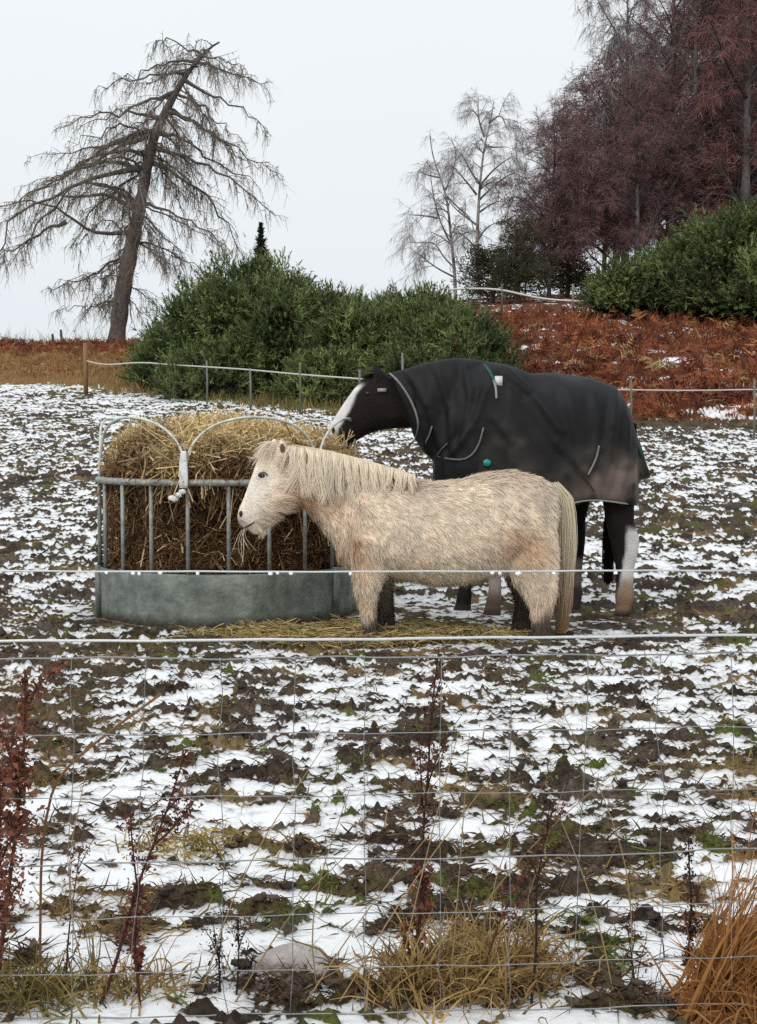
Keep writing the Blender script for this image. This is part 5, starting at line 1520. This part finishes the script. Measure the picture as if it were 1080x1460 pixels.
# ------------------------------------------------------------------ dead dock stalks and other weeds
def build_dock(label, path, Y, r0, seed, leaf_from, leaf_n, leaf_size, col, leafcol, spread, branches=0, group='dead dock stalks'):
    rng = np.random.default_rng(seed)
    q = np.array([P(px, py, Y) for px, py in path])[::-1]
    q[:, 1] += rng.uniform(-0.05, 0.05) * np.linspace(0, 1, len(q))
    g = gz(q[0, 0], Y)
    q = np.concatenate([[[q[0, 0] + (q[0, 0] - q[1, 0]) * 0.3, Y, min(g, q[0, 2] - 0.02) - 0.01]], q])
    q = smooth_path(q, 26)
    e = empty('dock_stalk', (q[0, 0], Y, g), label, 'plant', group)
    mb = MB(); tube1(mb, q, np.linspace(r0, r0 * 0.35, 26), 6, col); mb.build('stem', M_DRY, e)
    K = [q]
    if branches:
        mb = MB()
        p, T, r, t, _ = along(q[None], np.full((1, 26), r0), branches, rng, 0.25, 0.9)
        B = spine(p, T * 1.0 + rperp(T, rng) * np.array([0.5, 0.3, 0.3]), rng.uniform(0.05, 0.15, branches), 8, rng, 0.0, 0.12)
        V, Q = tubes(B, np.linspace(1, .5, 8)[None] * np.full((branches, 1), r0 * 0.5), 4); mb.add(V, Q, None, col); mb.build('side_stem', M_DRY, e)
        K += [resample(b, 26) for b in B]
    # papery seed husks and curled leaves: small bent quads
    K = np.array(K)
    n = leaf_n * 3; leaf_size = leaf_size * 0.52
    p, T, r, t, _ = along(K, np.full(K.shape[:2], r0), n, rng, leaf_from, 1.0)
    rnd = rng.random((n, 1)) ** 2
    p = p + rng.normal(0, 1, (n, 3)) * np.array([spread, spread * 0.7, spread * 0.6]) * (0.25 + rnd)
    a = nz(rng.normal(size=(n, 3)) + np.array([0, 0, -0.3])); b = rperp(a, rng)
    s = leaf_size * rng.lognormal(0, 0.45, (n, 1))
    c = nz(np.cross(a, b)) * s * 0.35
    V = np.stack([p, p + a * s * 0.5 + b * s * 0.32 + c, p + a * s, p + a * s * 0.5 - b * s * 0.32 + c], 1).reshape(-1, 3)
    C = lerp(np.array(leafcol) * 0.55, np.array(leafcol) * 1.9, rng.random((n, 1)))
    mb = MB(); mb.add(V, np.arange(4 * n).reshape(-1, 4), None, rep(C, 4))
    tag(mb.build('seed_husks', M_DRY, e), kind='stuff')
RB = (0.105, 0.042, 0.026); DK = (0.035, 0.020, 0.016); CR = (0.075, 0.026, 0.020)
build_dock('tall dark dock stalk in the middle of the foreground', [(626, 922), (622, 960), (614, 1030), (612, 1090), (606, 1150), (602, 1230), (598, 1320), (592, 1420)], 2.95, 0.0042, 1, 0.30, 260, 0.015, DK, (0.085, 0.038, 0.024), 0.018, 4)
build_dock('dense reddish brown dock by the left edge', [(40, 952), (40, 1010), (36, 1080), (28, 1160), (16, 1250), (4, 1340), (-8, 1440)], 2.9, 0.006, 2, 0.22, 700, 0.016, RB, (0.15, 0.058, 0.034), 0.020, 9)
build_dock('second reddish dock cut by the left edge', [(2, 1010), (4, 1080), (4, 1160), (-2, 1260), (-10, 1400)], 2.75, 0.006, 3, 0.2, 420, 0.017, RB, (0.15, 0.06, 0.036), 0.02, 6)
build_dock('crimson dock stalk leaning right in the lower left', [(262, 1075), (248, 1120), (232, 1170), (214, 1215), (196, 1262), (180, 1320), (160, 1390), (140, 1440)], 2.86, 0.0045, 4, 0.32, 260, 0.015, CR, (0.105, 0.036, 0.026), 0.013, 3)
build_dock('short crimson shoot beside the leaning crimson stalk', [(196, 1270), (192, 1310), (190, 1350), (196, 1400), (200, 1440)], 2.84, 0.004, 5, 0.4, 60, 0.02, CR, (0.105, 0.036, 0.026), 0.008, 0)
build_dock('thin beaded dark stalk right of centre in the foreground', [(790, 1150), (782, 1180), (770, 1230), (764, 1290), (766, 1350), (757, 1440)], 2.88, 0.0034, 6, 0.25, 170, 0.010, DK, (0.045, 0.022, 0.017), 0.012, 3)
build_dock('dark seed stalk near the right edge before the orange grass', [(984, 1195), (984, 1240), (988, 1290), (983, 1340), (980, 1440)], 2.9, 0.0036, 7, 0.3, 230, 0.012, DK, (0.060, 0.030, 0.024), 0.011, 2)
build_dock('low dark twiggy stalk in the bottom left centre', [(322, 1280), (318, 1320), (312, 1370), (316, 1440)], 2.95, 0.003, 8, 0.1, 110, 0.010, DK, (0.05, 0.028, 0.022), 0.016, 4)
build_dock('small dark stalk right of the low twiggy one', [(338, 1320), (340, 1370), (336, 1440)], 2.93, 0.003, 9, 0.1, 70, 0.010, DK, (0.05, 0.028, 0.022), 0.012, 2)
build_dock('short forked dead stalk low in the bottom right', [(900, 1330), (905, 1380), (910, 1440)], 2.92, 0.003, 10, 0.2, 50, 0.010, DK, (0.09, 0.045, 0.03), 0.014, 3)
build_dock('russet dock clump at the foot of the middle stalk', [(612, 1235), (600, 1290), (596, 1350), (590, 1430)], 3.0, 0.005, 11, 0.05, 160, 0.018, RB, (0.14, 0.045, 0.03), 0.016, 4)

def build_tuft(label, px, py, Y, n, seed, lnr, rad, cols, lean=0.6, w=0.0035, bias=(0, 0), k=5):
    rng = np.random.default_rng(seed)
    c = P(px, py, Y); X = c[0] + rng.normal(0, rad[0], n); Yy = Y + rng.normal(0, rad[1], n)
    t = rng.random((n, 1)); C = lerp(np.array(cols[0]), np.array(cols[1]), t) * rng.uniform(0.6, 1.2, (n, 1))
    e = empty('grass_tuft', (c[0], Y, gz(c[0], Y)), label, 'grass', 'dead grass tufts along the fence')
    mb = MB(); grass_blades(mb, X, Yy, rng.uniform(*lnr, n), C, rng, w, lean, k, bias)
    tag(mb.build('blades', M_DRY, e), kind='stuff')
OR = ((0.22, 0.085, 0.028), (0.52, 0.26, 0.085)); OC = ((0.20, 0.12, 0.045), (0.50, 0.34, 0.14)); GR = ((0.10, 0.09, 0.03), (0.34, 0.25, 0.09))
build_tuft('thick orange grass tuft in the bottom right corner', 1085, 1430, 2.85, 900, 1, (0.10, 0.28), (0.055, 0.06), OR, 1.2, 0.0034, (0.05, -0.05))
build_tuft('tall orange grass stalks leaning right at the right edge', 995, 1435, 2.85, 170, 2, (0.22, 0.44), (0.025, 0.03), OR, 0.2, 0.0034, (0.48, 0))
build_tuft('wide ochre grass tuft low in the centre right', 690, 1440, 3.02, 900, 3, (0.08, 0.23), (0.085, 0.08), OC, 1.25, 0.0030)
build_tuft('ochre and rust grass tuft around the middle stalk\'s foot', 600, 1435, 2.95, 420, 4, (0.08, 0.23), (0.055, 0.06), OC, 1.1, 0.0030)
build_tuft('olive brown grass tuft in the bottom left corner', 40, 1440, 2.9, 550, 5, (0.07, 0.18), (0.09, 0.06), GR, 1.4, 0.0030)
build_tuft('yellow grass tuft behind the crimson stalk', 262, 1210, 4.05, 300, 6, (0.06, 0.15), (0.08, 0.08), ((0.20, 0.14, 0.04), (0.48, 0.35, 0.11)), 1.7, 0.003)
build_tuft('sparse yellow grass beside the left corner tuft', 190, 1440, 2.95, 170, 7, (0.06, 0.18), (0.08, 0.06), OC, 1.4, 0.0028)
build_dock('thin russet stalk leaning right out of the wide ochre tuft', [(806, 1140), (780, 1180), (745, 1240), (712, 1310), (690, 1380), (676, 1440)], 2.94, 0.0032, 12, 0.45, 70, 0.014, RB, (0.14, 0.05, 0.032), 0.010, 2)
build_dock('faint russet stalk between the left dock and the crimson stalk', [(110, 1215), (104, 1270), (96, 1330), (92, 1440)], 2.96, 0.0028, 13, 0.35, 70, 0.012, RB, (0.12, 0.05, 0.034), 0.012, 3)
def build_stalks():
    """long thin dead stalks leaning across the fence"""
    S = [((480, 1438), (585, 1260), (700, 1105), 'right-leaning'), ((430, 1440), (520, 1300), (618, 1185), ''), ((640, 1440), (655, 1250), (668, 1040), ''), ((700, 1440), (760, 1260), (806, 1120), ''), ((660, 1330), (760, 1200), (905, 1080), ''),
         ((280, 1440), (340, 1250), (462, 1068), ''), ((330, 1440), (420, 1290), (520, 1190), ''), ((880, 1440), (850, 1290), (780, 1120), ''), ((900, 1250), (860, 1130), (800, 1010), ''), ((240, 1350), (150, 1420), (90, 1440), ''), ((130, 1430), (90, 1260), (120, 1100), ''),
         ((60, 1130), (130, 1062), (230, 990), ''), ((560, 1440), (600, 1250), (655, 1040), ''), ((720, 1430), (690, 1300), (740, 1160), ''), ((380, 1440), (470, 1390), (540, 1360), ''), ((455, 1440), (440, 1300), (500, 1120), '')]
    rng = np.random.default_rng(2)
    words = ['rooted under the middle dock', 'rooted left of the middle dock', 'upright beside the middle dock', 'rising right of the ochre tuft', 'arching far to the right', 'leaning from the lower left', 'leaning below the left centre', 'leaning left at lower right', 'high and thin at right', 'drooping over the left corner tuft', 'upright in the left corner', 'broken and russet at left', 'standing close to the middle dock', 'bent in the ochre tuft', 'nearly flat beside the pale rock', 'upright left of centre']
    for i, (a, b, c, _) in enumerate(S):
        Y = 2.86 + rng.uniform(-0.02, 0.12)
        if a[1] < 1400: Y = 2.95
        q = np.array([P(*a, Y), P(*b, Y), P(*c, Y)])
        g = gz(q[0, 0], Y)
        q = np.concatenate([[[q[0, 0] - (q[1, 0] - q[0, 0]) * 0.1, Y, min(g, q[0, 2]) - 0.01]], q]); q[-1, 1] += rng.uniform(-0.04, 0.04)
        mb = MB(); tube1(mb, smooth_path(q, 22), np.linspace(0.0019, 0.0008, 22), 5, np.array([0.42, 0.30, 0.15]) * rng.uniform(0.55, 1.05) if i != 11 else np.array((0.26, 0.12, 0.05)))
        if i == 11:
            mb = MB(); tube1(mb, smooth_path(q, 22), np.linspace(0.0028, 0.0032, 22), 6, (0.24, 0.115, 0.05))
        tag(mb.build('grass_stalk', M_DRY), 'long dead grass stalk ' + words[i], 'grass', 'long dead grass stalks')
build_stalks()

def build_rock():
    c = P(418, 1418, 3.06); mb = MB()
    blob(mb, (c[0], 3.06, gz(c[0], 3.06) + 0.005), (0.085, 0.055, 0.048), (0.42, 0.38, 0.36), 3, 0.28, 1.6, 4)
    tag(mb.build('pale_rock', M_ROCK), 'pale grey rock lying in the snow at the bottom left of centre', 'rock')
build_rock()

# ------------------------------------------------------------------ litter on the mud
def build_litter():
    rng = np.random.default_rng(61)
    n = 95000
    px = rng.uniform(-60, 1140, n); py = rng.uniform(880, 1480, n)
    Y = 1.22 * FOC / (py - 620); X = (px - 540) / FOC * Y
    _, snow, mud, _ = detail(X, Y)
    keep = (snow < 0.35) & (rng.random(n) < 0.62) & (np.hypot(X - FX, Y - FY) > FR + 0.05)
    X, Y = X[keep], Y[keep]; n = len(X)
    p = np.stack([X, Y, ground_z(X, Y) - 0.004], 1)
    az = rng.uniform(0, 2 * np.pi, n)
    d = np.stack([np.cos(az), np.sin(az), rng.uniform(0.0, 0.9, n)], 1)
    Pp = spine(p, d, rng.uniform(0.02, 0.075, n), 3, rng, 0.3, 0.3)
    V, Q = ribbons(Pp, np.array([1, 0.8, 0.2])[None] * rng.uniform(0.0010, 0.0034, (n, 1)), rng=rng)
    g = fbm2(X / 0.32, Y / 0.32, 73, 2)[:, None]; t = rng.random((n, 1))
    C = lerp(np.array([0.035, 0.022, 0.015]), np.array([0.17, 0.105, 0.05]), t ** 1.6)
    C = np.where(g > 0.28, lerp(np.array([0.06, 0.085, 0.015]), np.array([0.17, 0.19, 0.05]), t), C)
    o = fbm2(X / 0.5, Y / 0.4, 79, 2)[:, None]
    C = np.where((o > 0.2) & (rng.random((n, 1)) < 0.6), lerp(np.array([0.16, 0.10, 0.04]), np.array([0.42, 0.29, 0.12]), t), C)
    mb = MB(); mb.add(V, Q, None, rep(C, 6))
    tag(mb.build('turf_litter', M_DRY), 'short dead grass and moss on the mud between the snow', 'grass', kind='stuff')
build_litter()

def build_clods():
    """clods of trodden mud and turf"""
    rng = np.random.default_rng(62)
    n = 12000
    px = rng.uniform(-60, 1140, n); py = rng.uniform(800, 1480, n)
    Y = 1.22 * FOC / (py - 620); X = (px - 540) / FOC * Y
    _, snow, mud, _ = detail(X, Y)
    keep = (snow < 0.15) & (rng.random(n) < 0.3) & (np.hypot(X - FX, Y - FY) > FR + 0.05) & (straw_mask(X, Y) < 0.3)
    X, Y = X[keep], Y[keep]; n = len(X)
    bm = bmesh.new(); bmesh.ops.create_icosphere(bm, subdivisions=1, radius=1.0)
    B = np.array([v.co[:] for v in bm.verts]); T = np.array([[v.index for v in f.verts] for f in bm.faces]); bm.free()
    r = np.minimum(rng.lognormal(math.log(0.008), 0.4, n), 0.013)
    V = B[None] * (1 + rng.normal(0, 0.34, (n, len(B), 1))) * (r[:, None] * rng.uniform(0.7, 1.5, (n, 3)) * np.array([1.4, 1.3, 0.6]))[:, None, :]
    V = V + np.stack([X, Y, ground_z(X, Y) + r * 0.1], 1)[:, None, :]
    g = fbm2(X / 0.32, Y / 0.32, 73, 2)[:, None]; t = rng.random((n, 1))
    C = lerp(np.array([0.024, 0.017, 0.012]), np.array([0.10, 0.072, 0.054]), t ** 1.4)
    C = np.where((g > 0.3) & (t > 0.4), np.array([0.07, 0.085, 0.02]) * (0.5 + t), C)
    m = len(B)
    mb = MB(); mb.add(V, None, (T[None] + (np.arange(n) * m)[:, None, None]).reshape(-1, 3), rep(C, m))
    tag(mb.build('mud_clods', M_ROCK), 'small dark clods of trodden mud between the snow patches', 'mud', kind='stuff')
build_clods()
